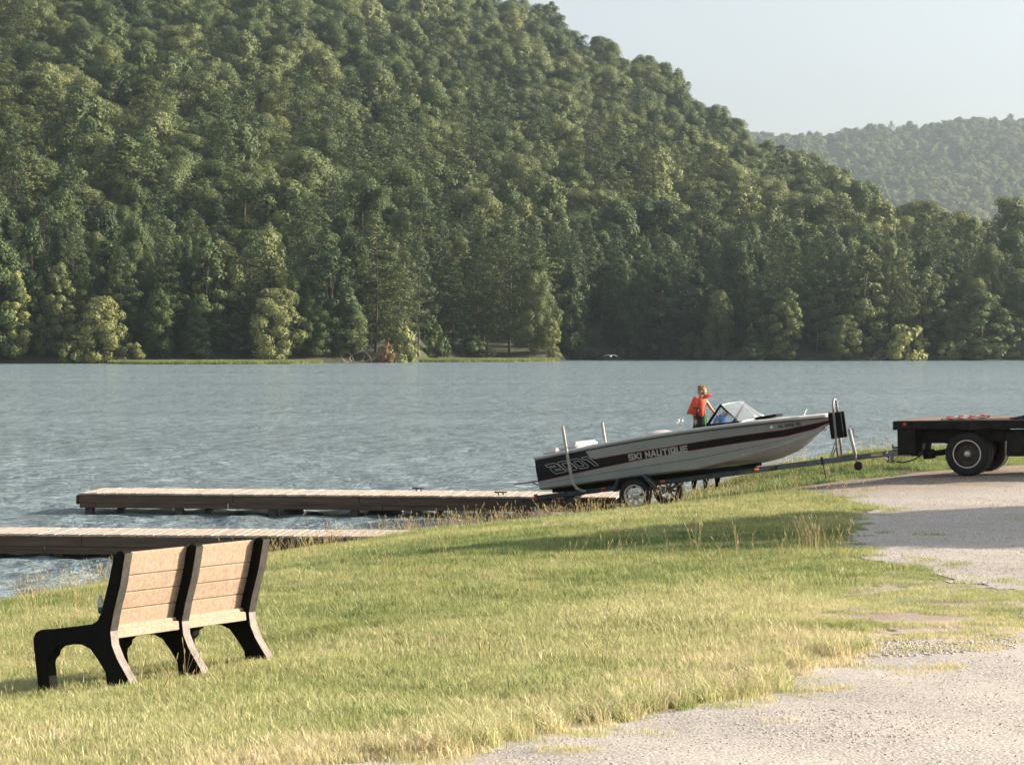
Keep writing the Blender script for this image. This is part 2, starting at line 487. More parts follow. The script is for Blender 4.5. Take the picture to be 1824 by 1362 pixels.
STONE = mat('loose_stone', (.44, .40, .36), .85, var=.35, scale=30, bmp=.3)
def stone_mesh(k):
    r = np.random.default_rng(k); b = MB(); b.ell((0, 0, 0.3), (1, .8, .6), 6, 5, STONE)
    b.v = [tuple(np.array(v) * (1 + .3 * (r.random(3) - .5))) for v in b.v]; b.sm = [False] * len(b.sm)
    return b.mesh('stone')
def pts_in(poly, n, x0, x1, y0, y1, prob=None, jit=.16):
    X = rng.uniform(x0, x1, n); Y = rng.uniform(y0, y1, n)
    jx, jy = edge_jit(X, Y, jit)
    k = inpoly(jx, jy, poly)
    return X[k], Y[k]
def infront(X, Y, m=1.0): return np.abs(X) < .2121 * Y + m
X1, Y1 = pts_in(LOWER, 60000, -1.5, 6, 9, 18.5)
k = infront(X1, Y1, .4) & (rng.random(len(X1)) < .08 + .5 * (fnoise(X1, Y1, 1.2, 2) > .62)); X1, Y1 = X1[k], Y1[k]
# the coarse band of stone along the far side of the lower lot
BAND = [spot(*p) for p in [(1530, 1172), (1545, 1148), (1700, 1136), (1822, 1130), (1822, 1160), (1700, 1166)]]
X2, Y2 = pts_in(BAND, 24000, 2, 6, 13, 19, jit=.05)
X3, Y3 = pts_in(UPPER, 50000, 2, 12, 18, 46)
k = infront(X3, Y3, .4); X3, Y3 = X3[k], Y3[k]
PX, PY = np.concatenate([X1, X2, X3]), np.concatenate([Y1, Y2, Y3])
sc = np.concatenate([rng.uniform(.003, .008, len(X1)), rng.uniform(.005, .013, len(X2)), rng.uniform(.004, .010, len(X3))])
so_ = scatter('loose_stones', [stone_mesh(k) for k in range(5)], np.stack([PX, PY, hz(PX, PY) + .006], 1), rng.uniform(0, 6.28, len(PX)), sc, rng.integers(0, 5, len(PX)), rng.random(len(PX)))
tag(so_, kind='stuff')

# ------------------------------------------------------------------ grass
def blade_set(r, n, h0, h1, wd, rad, lean=.35):
    """curved tapering blades: two quads (the upper one narrow)"""
    a = r.uniform(0, 2 * np.pi, n); q = rad * np.sqrt(r.random(n))
    bx, by = q * np.cos(a), q * np.sin(a)
    h = r.uniform(h0, h1, n); d = r.uniform(0, 2 * np.pi, n); le = r.uniform(.05, lean, n) * h * 2
    wx, wy = -np.sin(d + r.normal(0, .8, n)), np.cos(d)
    ww = wd * r.uniform(.6, 1.3, n)
    V = np.zeros((n, 6, 3))
    for j, (t, k) in enumerate([(0, 1.0), (.55, .8), (1, .12)]):
        cx = bx + np.cos(d) * le * t * t; cy = by + np.sin(d) * le * t * t; cz = h * (t - .15 * t * t)
        V[:, 2 * j] = np.stack([cx - wx * ww * k / 2, cy - wy * ww * k / 2, cz], 1)
        V[:, 2 * j + 1] = np.stack([cx + wx * ww * k / 2, cy + wy * ww * k / 2, cz], 1)
    V[:, :2, 2] -= .02
    o = (np.arange(n) * 6)[:, None]
    Q = np.concatenate([o + [0, 1, 3, 2], o + [2, 3, 5, 4]])
    return V.reshape(-1, 3), Q
def clump(k, n=120, h0=.02, h1=.07, wd=.0048, rad=.2, m=GRASS, lean=.4):
    V, Q = blade_set(np.random.default_rng(100 + k), n, h0, h1, wd, rad, lean)
    return np_mesh('grass_clump', V, Q, [m])
protos = [clump(k) for k in range(6)] + [clump(10 + k, 80, .04, .105, .0055, .18) for k in range(3)]
N = 170000
X = rng.uniform(-14, 16, N); Y = 9 + 54 * rng.random(N) ** 1.15
k = infront(X, Y, .8); X, Y = X[k], Y[k]
# thin the far side (blades shrink below a pixel there)
k = rng.random(len(X)) < np.clip(16 / Y, .2, 1) * 1.0; X, Y = X[k], Y[k]
Z = hz(X, Y)
jx, jy = edge_jit(X, Y, .2)
ing = inpoly(jx, jy, LOWER) | inpoly(jx, jy, UPPER)
sparse = inpoly(jx, jy, PATCH)
stray = fnoise(X, Y, .5, 21) > .86
keep = (Z > .03) & ((~ing & ~sparse) | (sparse & ~ing & (fnoise(X, Y, .3, 31) * .6 + fnoise(X, Y, 1.1, 32) * .4 > .40)) | (ing & stray & (rng.random(len(X)) < .012)))
rimz = ing & inpoly(jx, jy, LOWER) & ~inpoly(jx - .42, jy + .75, LOWER) & (fnoise(X, Y, .3, 77) > .5) & (rng.random(len(X)) < .5)
rimu = ing & inpoly(jx, jy, UPPER) & ~inpoly(jx - .5, jy - .5, UPPER) & (fnoise(X, Y, .3, 78) > .55) & (rng.random(len(X)) < .4)
keep |= (rimz | rimu) & (Z > .03)
# worn brown track beside the drive
WORN = [spot(*p) for p in [(1400, 868), (1450, 852), (1580, 838), (1660, 834), (1660, 842), (1560, 850), (1470, 858)]]
keep &= ~(inpoly(jx, jy, WORN) & (rng.random(len(X)) < .93))
X, Y, Z, spz = X[keep], Y[keep], Z[keep], (sparse | rimz | rimu)[keep]
lush = np.clip((fnoise(X, Y, 1.6, 41) - .55) * 3, 0, 1)
t = .47 + .24 * (fnoise(X, Y, 2.6, 51) - .5) * 2 + .18 * rng.normal(0, 1, len(X)) - .10 * lush + np.clip((25 - Y) / 40, -.1, .2)
t = np.where(Y > 47, t - .22, t)
# straw-brown rim beside the gravel
e1, e2 = edge_jit(X, Y, .2)
near = inpoly(e1 + .45, e2 - .75, LOWER)
t = np.where(near & (rng.random(len(X)) < .5), t + .35, t)
idx = np.where((rng.random(len(X)) < .15 + .25 * lush) & ~spz, rng.integers(6, 9, len(X)), rng.integers(0, 6, len(X)))
scg = rng.uniform(.7, 1.12, len(X)) * np.where(spz, .6, 1.0) * np.where(Y > 47, 1.3, 1.0) * (1 + np.clip((Y - 25) / 80, 0, .25))
g = scatter('grass', protos, np.stack([X, Y, Z], 1), rng.uniform(0, 6.28, len(X)), scg, idx, np.clip(t, 0, 1))
tag(g, kind='stuff')
print('grass clumps', len(X))

# taller seed stalks
def stalks(k, n=5):
    r = np.random.default_rng(500 + k); b = MB()
    for _ in range(n):
        x, y = r.normal(0, .06, 2); h = r.uniform(.16, .36); a = r.uniform(0, 6.28); l = h * r.uniform(.1, .45)
        p = [(x, y, -.02), (x + math.cos(a) * l * .3, y + math.sin(a) * l * .3, h * .55), (x + math.cos(a) * l, y + math.sin(a) * l, h)]
        b.tube(p, [.0016, .0013, .001], 3, STRAW, cap=False)
        q = Vector(p[2]); u = (q - Vector(p[1])).normalized()
        b.tube([q - u * .05, q - u * .02, q + u * .01], [.001, .0042, .001], 4, STRAW, cap=False)
    return b.mesh('stalk')
n = 6000
X = rng.uniform(-14, 15, n * 6); Y = 9 + 54 * np.sqrt(rng.random(n * 6)); kk = infront(X, Y, .5)
X, Y = X[kk], Y[kk]; Z = hz(X, Y)
jx, jy = edge_jit(X, Y, .2)
shore = (Z > .0) & (Z < .45) & (Y > 28)
crest = (np.abs(Y - (45.6 - .35 * np.maximum(X, 0))) < 1.0) & (X < 4.5) & (X > -1)
pr = .05 + .28 * (fnoise(X, Y, 2.2, 61) > .55) + .16 * shore + .04 * crest
keep = (Z > .0) & ~inpoly(jx, jy, LOWER) & ~inpoly(jx, jy, UPPER) & ~inpoly(jx, jy, PATCH) & (rng.random(len(X)) < pr * .5)
X, Y, Z = X[keep], Y[keep], Z[keep]
st = scatter('seeding_grass', [stalks(k) for k in range(6)], np.stack([X, Y, Z], 1), rng.uniform(0, 6.28, len(X)), rng.uniform(.6, 1.25, len(X)), rng.integers(0, 6, len(X)), rng.random(len(X)))
tag(st, kind='stuff')
# shaggier tufts along the far bank and the gravel rims
def tuft_pts(poly_px, n, spread=.2):
    out = []
    for _ in range(n):
        i = random.random() * (len(poly_px) - 1); a = poly_px[int(i)]; b = poly_px[int(i) + 1]; f = i - int(i)
        x, y = spot(a[0] + (b[0] - a[0]) * f, a[1] + (b[1] - a[1]) * f)
        out.append((x + random.gauss(0, spread), y + random.gauss(0, spread)))
    return np.array(out)
T1 = tuft_pts([(1245, 878), (1300, 868), (1360, 858), (1430, 845), (1520, 833), (1600, 826), (1660, 822)], 420, .55)
T2 = tuft_pts([(700, 1346), (830, 1330), (1000, 1290), (1190, 1262), (1330, 1230), (1400, 1182), (1520, 1162)], 150, .12)
T3 = tuft_pts([(1405, 1118), (1470, 1124), (1545, 1118)], 40, .1)
T4 = tuft_pts([(550, 1135), (600, 1128), (660, 1120)], 50, .15)
T5 = tuft_pts([(1490, 1160), (1540, 1160), (1180, 1262), (1210, 1262)], 24, .06)
T = np.concatenate([T1, T2, T3, T4, T5])
tz = hz(T[:, 0], T[:, 1])
tt = np.concatenate([rng.uniform(.05, .4, len(T1)), rng.uniform(.5, 1, len(T2)), rng.uniform(.2, .7, len(T3)), rng.uniform(.25, .5, len(T4)), rng.uniform(.1, .5, len(T5))])
ts = np.concatenate([rng.uniform(.7, 1.4, len(T1)), rng.uniform(.6, .95, len(T2)), rng.uniform(.35, .6, len(T3)), rng.uniform(.5, .8, len(T4)), rng.uniform(.35, .6, len(T5))])
tf = scatter('grass_tufts', [clump(30 + k, 70, .07, .19, .007, .10, lean=.6) for k in range(4)], np.stack([T[:, 0], T[:, 1], tz], 1), rng.uniform(0, 6.28, len(T)), ts, rng.integers(0, 4, len(T)), tt)
tag(tf, kind='stuff')

# ------------------------------------------------------------------ lake
def shoreY(th):
    """distance of the far shore along the bearing th = X/Y"""
    px = 912 + th * FPX
    return np.interp(px, [-400, 0, 560, 740, 765, 860, 985, 1010, 1150, 1290, 1330, 1500, 1824, 2400],
                     [372, 376, 384, 396, 412, 424, 425, 446, 452, 446, 430, 428, 440, 460])
ys = [27.0]
while ys[-1] < 560: ys.append(ys[-1] * 1.0042)
ys = np.array(ys); ths = np.linspace(-.42, .42, 520)
TH, YY = np.meshgrid(ths, ys); XX = TH * YY
ZZ = np.zeros_like(XX)
wr = np.random.default_rng(3)
for i in range(46):
    lam = .32 * 1.045 ** i
    if lam > 1.3: lam = wr.uniform(.4, .9)
    a = wr.normal(R(205), .75)                      # wind chop
    kx, ky = math.cos(a) * 2 * math.pi / lam, math.sin(a) * 2 * math.pi / lam
    amp = .0088 * lam ** .9 * wr.uniform(.6, 1.2)
    ph = wr.uniform(0, 6.28)
    res = np.clip(1.6 - 3.2 * (YY * .0048) / lam, 0, 1)   # waves finer than the mesh are left to the shader
    arg = kx * XX + ky * YY + ph + .8 * np.sin(.21 * XX + .17 * YY + i)
    ZZ += res * amp * (np.sin(arg) + .25 * np.cos(2 * arg)) * (.55 + .9 * fnoise(XX, YY, 7, i % 5))
def watermat():
    m, n, b = newmat('lake_water')
    b.inputs['Base Color'].default_value = (.215, .285, .32, 1)
    b.inputs['Roughness'].default_value = .15
    b.inputs['IOR'].default_value = 1.33
    a = noise(n, 1.1, 7, .62, stretch=(.8, 1.6, 1), dist=.6)
    c = noise(n, 7, 4, .6, stretch=(.8, 1.5, 1))
    ad = node(n, 'ShaderNodeMath', operation='MULTIPLY_ADD'); L(n, c, ad.inputs[0]); ad.inputs[1].default_value = .14; L(n, a, ad.inputs[2])
    mid = noise(n, .42, 5, .6, stretch=(1.3, .8, 1), dist=.4)
    ad2 = node(n, 'ShaderNodeMath', operation='MULTIPLY_ADD'); L(n, mid, ad2.inputs[0]); ad2.inputs[1].default_value = 1.5; L(n, ad.outputs[0], ad2.inputs[2])
    streak = noise(n, .035, 3, .5, stretch=(.5, 2.2, 1))
    sm = node(n, 'ShaderNodeMath', operation='MULTIPLY_ADD'); L(n, streak, sm.inputs[0]); sm.inputs[1].default_value = 1.1; sm.inputs[2].default_value = .25
    x = node(n, 'ShaderNodeBump'); x.inputs['Distance'].default_value = .8
    L(n, sm.outputs[0], x.inputs['Strength']); L(n, ad2.outputs[0], x.inputs['Height']); L(n, x.outputs[0], b.inputs['Normal'])
    return m
wm = np_mesh('water', np.stack([XX.ravel(), YY.ravel(), ZZ.ravel()], 1), grid_faces(len(ths), len(ys)), [watermat()], smooth=True)
water = bpy.data.objects.new('water', wm); COL.objects.link(water); tag(water, kind='structure')

# ------------------------------------------------------------------ hills
def near_crest(th):
    """(distance, height of the ground) of the near ridge along a bearing"""
    px = 912 + th * FPX
    ty = np.interp(px, [-500, 0, 500, 800, 920, 1060, 1170, 1240, 1330, 1400, 1500, 1560, 1640, 1720, 1824, 2000, 2500],
                   [-420, -330, -190, -60, 2, 62, 112, 166, 212, 244, 296, 334, 358, 372, 378, 385, 395])
    Yc = np.interp(px, [-500, 700, 1000, 1400, 1560, 1700, 1824, 2500], [1150, 1080, 980, 820, 700, 600, 560, 560])
    return Yc, (606 - ty) / FPX * Yc + H - 20.5
def hillz(X, Y):
    th = X / Y
    Ys = shoreY(th) + 2; Yc, Zc = near_crest(th)
    s = (Y - Ys) / (Yc - Ys)
    z = Zc * np.clip(s, 0, 1) ** 1.12 + .6 * np.clip((Y - Ys) / 4, -3, 1)
    z = np.where(s > 1, Zc - (Y - Yc) * .22, z)
    amp = np.clip(s * 3, 0, 1) * np.clip((1.05 - s) * 3, 0, 1)
    z = z + amp * (10 * (fnoise(X, Y, 110, 3) - .5) + 5 * (fnoise(X, Y, 45, 6) - .5))
    return np.where(s < 0, np.maximum(.6 * (Y - Ys) / 4, -2), z)
def farz(X, Y):
    th = X / Y; px = 912 + th * FPX
    ty = np.interp(px, [1300, 1400, 1480, 1530, 1640, 1700, 1824, 2100], [236, 240, 238, 226, 224, 214, 209, 200])
    Zc = (606 - ty) / FPX * 3400 + H - 24
    s = (Y - 2200) / (3400 - 2200)
    z = 12 + (Zc - 12) * np.clip(s, 0, 1)
    z = np.where(s > 1, Zc - (Y - 3400) * .2, z)
    amp = np.clip(s * 3, 0, 1) * np.clip((1.05 - s) * 3, 0, 1)
    return z + amp * (26 * (fnoise(X, Y, 260, 2) - .5) + 12 * (fnoise(X, Y, 100, 4) - .5))
HILLM = mat('forest_floor', (.035, .042, .02), .95, var=.4, scale=.2, bmp=0)
def polar_sheet(name, th0, th1, nth, y0f, y1, ny, zf):
    ths = np.linspace(th0, th1, nth); t = np.linspace(0, 1, ny)
    TH, T_ = np.meshgrid(ths, t); Y0 = y0f(TH); Y = Y0 + (y1 - Y0) * T_; X = TH * Y
    me = np_mesh(name, np.stack([X.ravel(), Y.ravel(), zf(X, Y).ravel()], 1), grid_faces(nth, ny), [HILLM], smooth=True)
    o = bpy.data.objects.new(name, me); COL.objects.link(o); tag(o, kind='structure'); return o
polar_sheet('hill', -.36, .36, 220, lambda t: shoreY(t) - 4, 1300, 160, hillz)
polar_sheet('distant_hill', .04, .325, 110, lambda t: t * 0 + 2200, 3600, 70, farz)

# ------------------------------------------------------------------ tree kinds
def leaf_quads(r, C, Nn, size, aspect=1.0, droop=.5):
    """quads at centres C with outward normals Nn, tilted at random"""
    n = len(C)
    Nn = Nn + r.normal(0, droop, Nn.shape); Nn /= np.linalg.norm(Nn, axis=1)[:, None] + 1e-9
    rv = r.normal(0, 1, Nn.shape); U = np.cross(Nn, rv); U /= np.linalg.norm(U, axis=1)[:, None] + 1e-9
    W = np.cross(Nn, U)
    s = size * r.uniform(.6, 1.3, n)[:, None]
    U = U * s * .5; W = W * s * .5 * aspect
    V = np.stack([C - U, C - W, C + U * 1.1, C + W], 1)
    return V.reshape(-1, 3)
def blobs_to_leaves(r, blobs, centre, per, size, aspect=1., droop=.42, upbias=.35):
    droop = droop * .55
    out = []
    for (c, rad) in blobs:
        n = max(8, int(per * (rad[0] * rad[1] + 2 * rad[0] * rad[2]) / 3))
        d = r.normal(0, 1, (n, 3))
        o = np.array(c) - centre; o = o / (np.linalg.norm(o) + 1e-6)
        d += o * .55 + np.array([0, 0, upbias])
        d /= np.linalg.norm(d, axis=1)[:, None]
        q = np.array(c) + d * np.array(rad) * r.uniform(.72, 1.1, (n, 1))
        out.append(leaf_quads(r, q, d, size, aspect, droop))
    return np.concatenate(out)
def limb_mesh(b, base, top, r0, r1, bend, rr, m=BARK, n=6):
    base, top = Vector(base), Vector(top); pts, rs = [], []
    off = Vector((rr.gauss(0, bend), rr.gauss(0, bend), 0))
    for i in range(5):
        t = i / 4; pts.append(base.lerp(top, t) + off * math.sin(math.pi * t)); rs.append(r0 + (r1 - r0) * t)
    b.tube(pts, rs, n, m)
def make_broad(seed, h=18., rad=4.6, cb=.25, nb=42, per=52, size=.42, narrow=1.0, leaf=LEAF, m2=BARK, dome=.5, cone=False):
    r = np.random.default_rng(seed); rr = random.Random(seed)
    cz0 = h * cb; ch = h - cz0; centre = np.array([0, 0, cz0 + ch * .45])
    blobs = []
    lob = r.uniform(0, 6.28, 3); la = r.uniform(.08, .22, 3)
    for i in range(nb):
        t = (i + .5) / nb; z = t
        prof = (math.sin(math.pi * min(1, (z * .90 + .10))) ** dome) * (1 - .12 * z)
        if cone: prof = min(1, (1 - z) * 2.1 + .03)
        a = i * 2.39996 + r.normal(0, .35)
        k = 1 + sum(la[j] * math.cos((j + 1) * a + lob[j]) for j in range(3))
        q = rad * prof * k * r.uniform(.60, .92) * narrow
        br = rad * r.uniform(.26, .42) * (1 if not cone else max(.17, min(.8, (1 - z) * 2)))
        blobs.append(((q * math.cos(a), q * math.sin(a), cz0 + z * ch * .93 + r.normal(0, .35)), (br, br, br * r.uniform(.75, 1.0))))
    for i in range(0 if cone else 4): blobs.append(((r.normal(0, rad * .25), r.normal(0, rad * .25), h * r.uniform(.86, .96)), (rad * .24, rad * .24, rad * .2)))
    V = blobs_to_leaves(r, blobs, centre, per, size)
    core = blobs_to_leaves(r, [((c[0] * .8, c[1] * .8, c[2] - .2), (q_[0] * .6, q_[1] * .6, q_[2] * .6)) for c, q_ in blobs], centre, per * .5, size * 2.2)
    V = np.concatenate([V, core])
    Q = np.arange(len(V)).reshape(-1, 4)
    crown = np_mesh('crown', V, Q, [leaf])
    b = MB()
    limb_mesh(b, (0, 0, -1.2), (rr.gauss(0, .4), rr.gauss(0, .4), h * .8), .26, .06, .3, rr, m2, 7)
    for c, rd in blobs[::3]:
        z0 = cz0 * .8 + (c[2] - cz0) * .55
        limb_mesh(b, (0, 0, z0), c, .09, .03, .3, rr, m2, 4)
    return crown, b.mesh('trunk')
def make_pine(seed, h=22., rad=3.9, cb=.28, nl=15, per=95, size=.40, sparse=False):
    r = np.random.default_rng(seed); rr = random.Random(seed)
    blobs = []; b = MB()
    limb_mesh(b, (0, 0, -1.2), (rr.gauss(0, .3), rr.gauss(0, .3), h * .97), .24, .05, .15, rr, BARK, 7)
    for i in range(nl):
        t = i / (nl - 1); z = h * (cb + (1 - cb) * (t ** .9)) - .5
        q0 = rad * (1 - t ** 1.8) ** .6 * (.7 + .5 * r.random()) * (1 if t > .12 else .7)
        for j in range(5 if not sparse else 3):
            a = i * 1.9 + j * 6.283 / 5 + r.normal(0, .4)
            q = q0 * r.uniform(.45, 1.0) + .2
            zz = z + r.normal(0, .45) + q * .1
            br = r.uniform(1.0, 1.6) * (1 - .25 * t)
            blobs.append(((q * math.cos(a), q * math.sin(a), zz), (br, br, br * .5)))
            limb_mesh(b, (0, 0, zz - q * .25), (q * math.cos(a), q * math.sin(a), zz - .1), .055, .02, .1, rr, BARK, 4)
    V = blobs_to_leaves(r, blobs, np.array([0, 0, h * .6]), per, size, .4, .8, .45)
    Q = np.arange(len(V)).reshape(-1, 4)
    return np_mesh('crown', V, Q, [NEEDLE]), b.mesh('trunk')
def make_shrub(seed, h=5., rad=3., per=70, leaf=LEAF, size=.36):
    return make_broad(seed, h, rad, .02, 16, per * 1.3, size, 1, leaf)
def joined(cm, tm, name):
    n1, n2 = len(cm.vertices), len(tm.vertices)
    b = MB()
    v1 = np.empty(n1 * 3, np.float32); cm.vertices.foreach_get('co', v1); v2 = np.empty(n2 * 3, np.float32); tm.vertices.foreach_get('co', v2)
    V = [tuple(x) for x in v1.reshape(-1, 3)] + [tuple(x) for x in v2.reshape(-1, 3)]
    F = [tuple(p.vertices) for p in cm.polygons] + [tuple(n1 + i for i in p.vertices) for p in tm.polygons]
    me = bpy.data.meshes.new(name); me.from_pydata(V, [], F)
    me.materials.append(cm.materials[0]); me.materials.append(tm.materials[0] if tm.materials else BARK)
    me.polygons.foreach_set('material_index', [0] * len(cm.polygons) + [1] * len(tm.polygons)); me.update()
    return me
K = {}
K['broad'] = [make_broad(s, 15, 5.2, .10, 26, 250, .195) for s in (1, 2, 3, 4, 5)]
K['slim'] = [make_broad(s, 18, 3.2, .06, 40, 150, .28) for s in (11, 12)]
K['full'] = [make_broad(s, 14, 4.4, .02, 38, 120, .28) for s in (21, 22, 23)]
K['pine'] = [make_pine(s) for s in (31, 32, 33)]
K['tallpine'] = [make_pine(s, 26, 4.2, .12, 22, 62, .5) for s in (41, 42)]
K['shrub'] = [make_shrub(s) for s in (51, 52, 53)]
K['rust'] = [make_shrub(61, 5, 3, leaf=RUST)]
KDIM = {'broad': (15, 5.2), 'slim': (18, 3.2), 'full': (14, 4.4), 'pine': (22, 4.3), 'tallpine': (26, 4.6), 'shrub': (5, 3), 'rust': (5, 3)}
KNAME = {'broad': 'broadleaf_tree', 'slim': 'broadleaf_tree', 'full': 'broadleaf_tree', 'pine': 'pine_tree', 'tallpine': 'pine_tree', 'shrub': 'shrub', 'rust': 'shrub'}
ntree = 0
def tree(kind, X, Y, Z, height, halfw, tint, label, group=None, rz=None, var=None):
    global ntree
    ntree += 1
    ks = K[kind]; cm, tm = ks[(ntree if var is None else var) % len(ks)]
    h0, w0 = KDIM[kind]
    e = empty(KNAME[kind], (X, Y, Z - .2), (0, 0, random.uniform(0, 6.28) if rz is None else rz))
    sx = halfw / w0; e.scale = (sx, sx, height / h0)
    tag(e, label, 'shrub' if 'shrub' in KNAME[kind] else 'tree', group)
    for nm, me in (('crown', cm), ('trunk', tm)):
        o = bpy.data.objects.new(nm, me); COL.objects.link(o); o.parent = e
        o['tint'] = float(tint)
    return e
def shore_tree(px, top, hw, kind, tint, label, back=4, group=None, base=None):
    th = (px - 912) / FPX; Y = float(shoreY(th)) + 2 + back; X = th * Y
    z = float(hillz(np.array([X]), np.array([Y]))[0])
    ztop = H + (606 - top) / FPX * Y
    return tree(kind, X, Y, z, ztop - z, hw / FPX * Y, tint, label, group)
HAND = [
 (27, 480, 29, 'slim', .98, 'bright yellow-green tree at the water, leftmost on the far shore', 2),
 (68, 486, 20, 'slim', .72, 'narrow light green tree just right of the bright yellow-green one', 5),
 (106, 466, 30, 'slim', .74, 'slender open tree with pale thin stems on the far shore', 4),
 (186, 526, 47, 'full', .90, 'rounded yellow-green tree leaning over the water near the left end of the far shore', 1),
 (238, 436, 40, 'broad', .38, 'tall dark green tree behind the rounded yellow-green one', 14),
 (284, 516, 36, 'full', .32, 'dark bluish green tree beside the left end of the reed strip', 4),
 (338, 452, 36, 'broad', .22, 'very dark tree left of the tall pale green tree', 12),
 (398, 420, 42, 'slim', .74, 'tall pale green tree standing above its neighbours over the reed strip', 10),
 (352, 560, 34, 'full', .2, 'low dark tree at the water under the tall pale green tree', 3),
 (430, 560, 30, 'full', .25, 'low dark tree left of the drooping yellowish tree', 5),
 (490, 512, 46, 'full', .84, 'yellowish tree drooping to the water behind the reed strip', 2),
 (470, 400, 40, 'broad', .5, 'olive tree with broad crown above the drooping yellowish tree', 22),
 (560, 540, 32, 'full', .22, 'dark tree between the drooping yellowish tree and the tall point pine', 5),
 (618, 522, 36, 'full', .5, 'mid green tree just left of the tall pine on the point', 4),
 (560, 350, 50, 'pine', .5, 'spreading pine on the slope left of the point pine', 26),
 (668, 392, 52, 'tallpine', .6, 'tall layered pine on the point, standing well above the water', 8),
 (712, 470, 40, 'tallpine', .68, 'lower layered pine at the right edge of the point', 3),
 (716, 582, 32, 'shrub', .9, 'small bright tree at the tip of the point', 0),
 (688, 612, 14, 'rust', .75, 'rust-orange bush at the foot of the point pines', -1),
 (806, 470, 36, 'tallpine', .3, 'dark layered pine at the left end of the short reed strip', 10),
 (850, 420, 40, 'tallpine', .42, 'dark green pine behind the short reed strip', 10),
 (906, 396, 50, 'tallpine', .55, 'broad layered pine over the middle of the short reed strip', 8),
 (958, 430, 44, 'tallpine', .55, 'olive layered pine over the right end of the short reed strip', 5),
 (984, 562, 15, 'slim', .9, 'small slim bright tree at the right end of the short reed strip', 0),
 (1284, 516, 28, 'full', .66, 'light green rounded tree standing alone before the dark bay trees', 1),
 (1402, 508, 28, 'slim', .6, 'pointed light green tree between dark pines', 1),
 (1455, 424, 34, 'pine', .5, 'tall pine with bare trunk beside the pointed light green tree', 8),
 (1500, 560, 34, 'full', .55, 'green tree at the water left of the driftwood', 2),
 (1540, 436, 42, 'slim', .66, 'tall light green tree above the driftwood', 8),
 (1588, 430, 30, 'broad', .72, 'olive tinged tree right of the tall light green one', 12),
 (1612, 578, 42, 'shrub', .95, 'pale yellowish bushy tree spreading over the water on the right', -1),
 (1648, 470, 34, 'slim', .55, 'green tree right above the pale yellowish bushy one', 8),
 (1672, 416, 36, 'pine', .45, 'dark layered pine standing tall toward the right end', 14),
 (1714, 536, 34, 'full', .6, 'rounded green tree at the water toward the right end', 3),
 (1788, 552, 34, 'full', .5, 'dark rounded tree at the right end of the far shore', 3),
 (1760, 440, 40, 'broad', .5, 'broad crowned tree behind the rounded trees at the right end', 14),
 (128, 606, 26, 'shrub', .8, 'low yellow-green shrub at the water under the slender open tree', 0),
 (232, 612, 24, 'shrub', .85, 'low shrub touching the left end of the reed strip', 0),
 (1060, 620, 22, 'shrub', .25, 'low dark shrub on the bank behind the white bird', 0),
 (1690, 606, 20, 'shrub', .75, 'low pale shrub between two rounded trees on the right shore', 0),
 (1340, 612, 24, 'shrub', .35, 'low green shrub right of the lone light green tree', 0),
 (872, 625, 16, 'shrub', .6, 'small shrub just behind the short reed strip', 2),
]
for a in HAND:
    shore_tree(a[0], a[1], a[2], a[3], a[4], a[5], a[6])
# lower edge of the wood: standing trees, nearest the water first
taken = [(a[0], a[6]) for a in HAND]
cand = []
for row, (back, sp) in enumerate([(.5, 6), (6, 7), (16, 8), (23, 8), (31, 8.5), (39, 8.5), (47, 9), (56, 9), (65, 9)]):
    X = -118.0
    while X < 118:
        X += sp * random.uniform(.75, 1.25)
        Y0 = 400.0
        for _ in range(4): Y0 = float(shoreY(X / Y0)) + 2 + back
        Y = Y0 + random.uniform(-2, 3)
        px = 912 + X / Y * FPX
        if row == 0 and any(abs(px - t[0]) < 24 and t[1] < 9 for t in taken): continue
        if row == 1 and any(abs(px - t[0]) < 20 and 7 < t[1] < 18 for t in taken): continue
        cand.append((row, X, Y, px))
ORD = ['first', 'second', 'third', 'fourth', 'fifth', 'sixth', 'seventh', 'eighth', 'ninth', 'tenth', 'eleventh', 'twelfth', 'thirteenth', 'fourteenth', 'fifteenth', 'sixteenth']
WORD = {'dp': ('dark layered pine', 'dark pines along the far shore'), 'lb': ('light green broadleaf tree', 'light green trees along the far shore'),
        'db': ('dark green broadleaf tree', 'dark green trees along the far shore'), 'ls': ('low leafy bush', 'bushes at the foot of the far shore trees')}
def zone(px):
    for lim, t in ((200, 'at the left end'), (565, 'behind the long reed strip'), (750, 'on the wooded point'), (1000, 'behind the short reed strip'), (1330, 'in the dark bay'), (1570, 'just past the dark bay'), (9999, 'at the right end')):
        if px < lim: return t
zone_n = {}
for row, X, Y, px in cand[:255]:
    z = float(hillz(np.array([X]), np.array([Y]))[0])
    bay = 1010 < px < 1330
    u = random.random()
    if row == 0 and u < .35:
        k, kind, h, hw, tn = 'ls', 'shrub', random.uniform(3, 6), random.uniform(2, 3.4), random.uniform(.15, .7)
    elif u < (.55 if bay or 740 < px < 1010 or px > 1600 else .36):
        k, kind, h, hw, tn = 'dp', random.choice(['pine', 'pine', 'tallpine']), random.uniform(17, 24), random.uniform(3, 4.4), random.uniform(.1, .6)
    elif u < .8:
        k, kind, h, hw, tn = 'db', random.choice(['broad', 'full', 'slim']), random.uniform(13, 20), random.uniform(3.2, 5), random.uniform(.02, .4)
    else:
        k, kind, h, hw, tn = 'lb', random.choice(['broad', 'full', 'slim']), random.uniform(12, 19), random.uniform(3, 4.6), random.uniform(.5, .78)
    if bay: tn *= .6  # bay trees tinted darker, the bay's shade put into their colour
    key = (k, row, zone(px)); zone_n[key] = zone_n.get(key, 0) + 1
    lab = '%s %s from the left, %s row %s' % (ORD[zone_n[key] - 1], WORD[k][0], ORD[row] if row else 'front', zone(px))
    tree(kind, X, Y, z, h, hw, tn, lab, WORD[k][1])

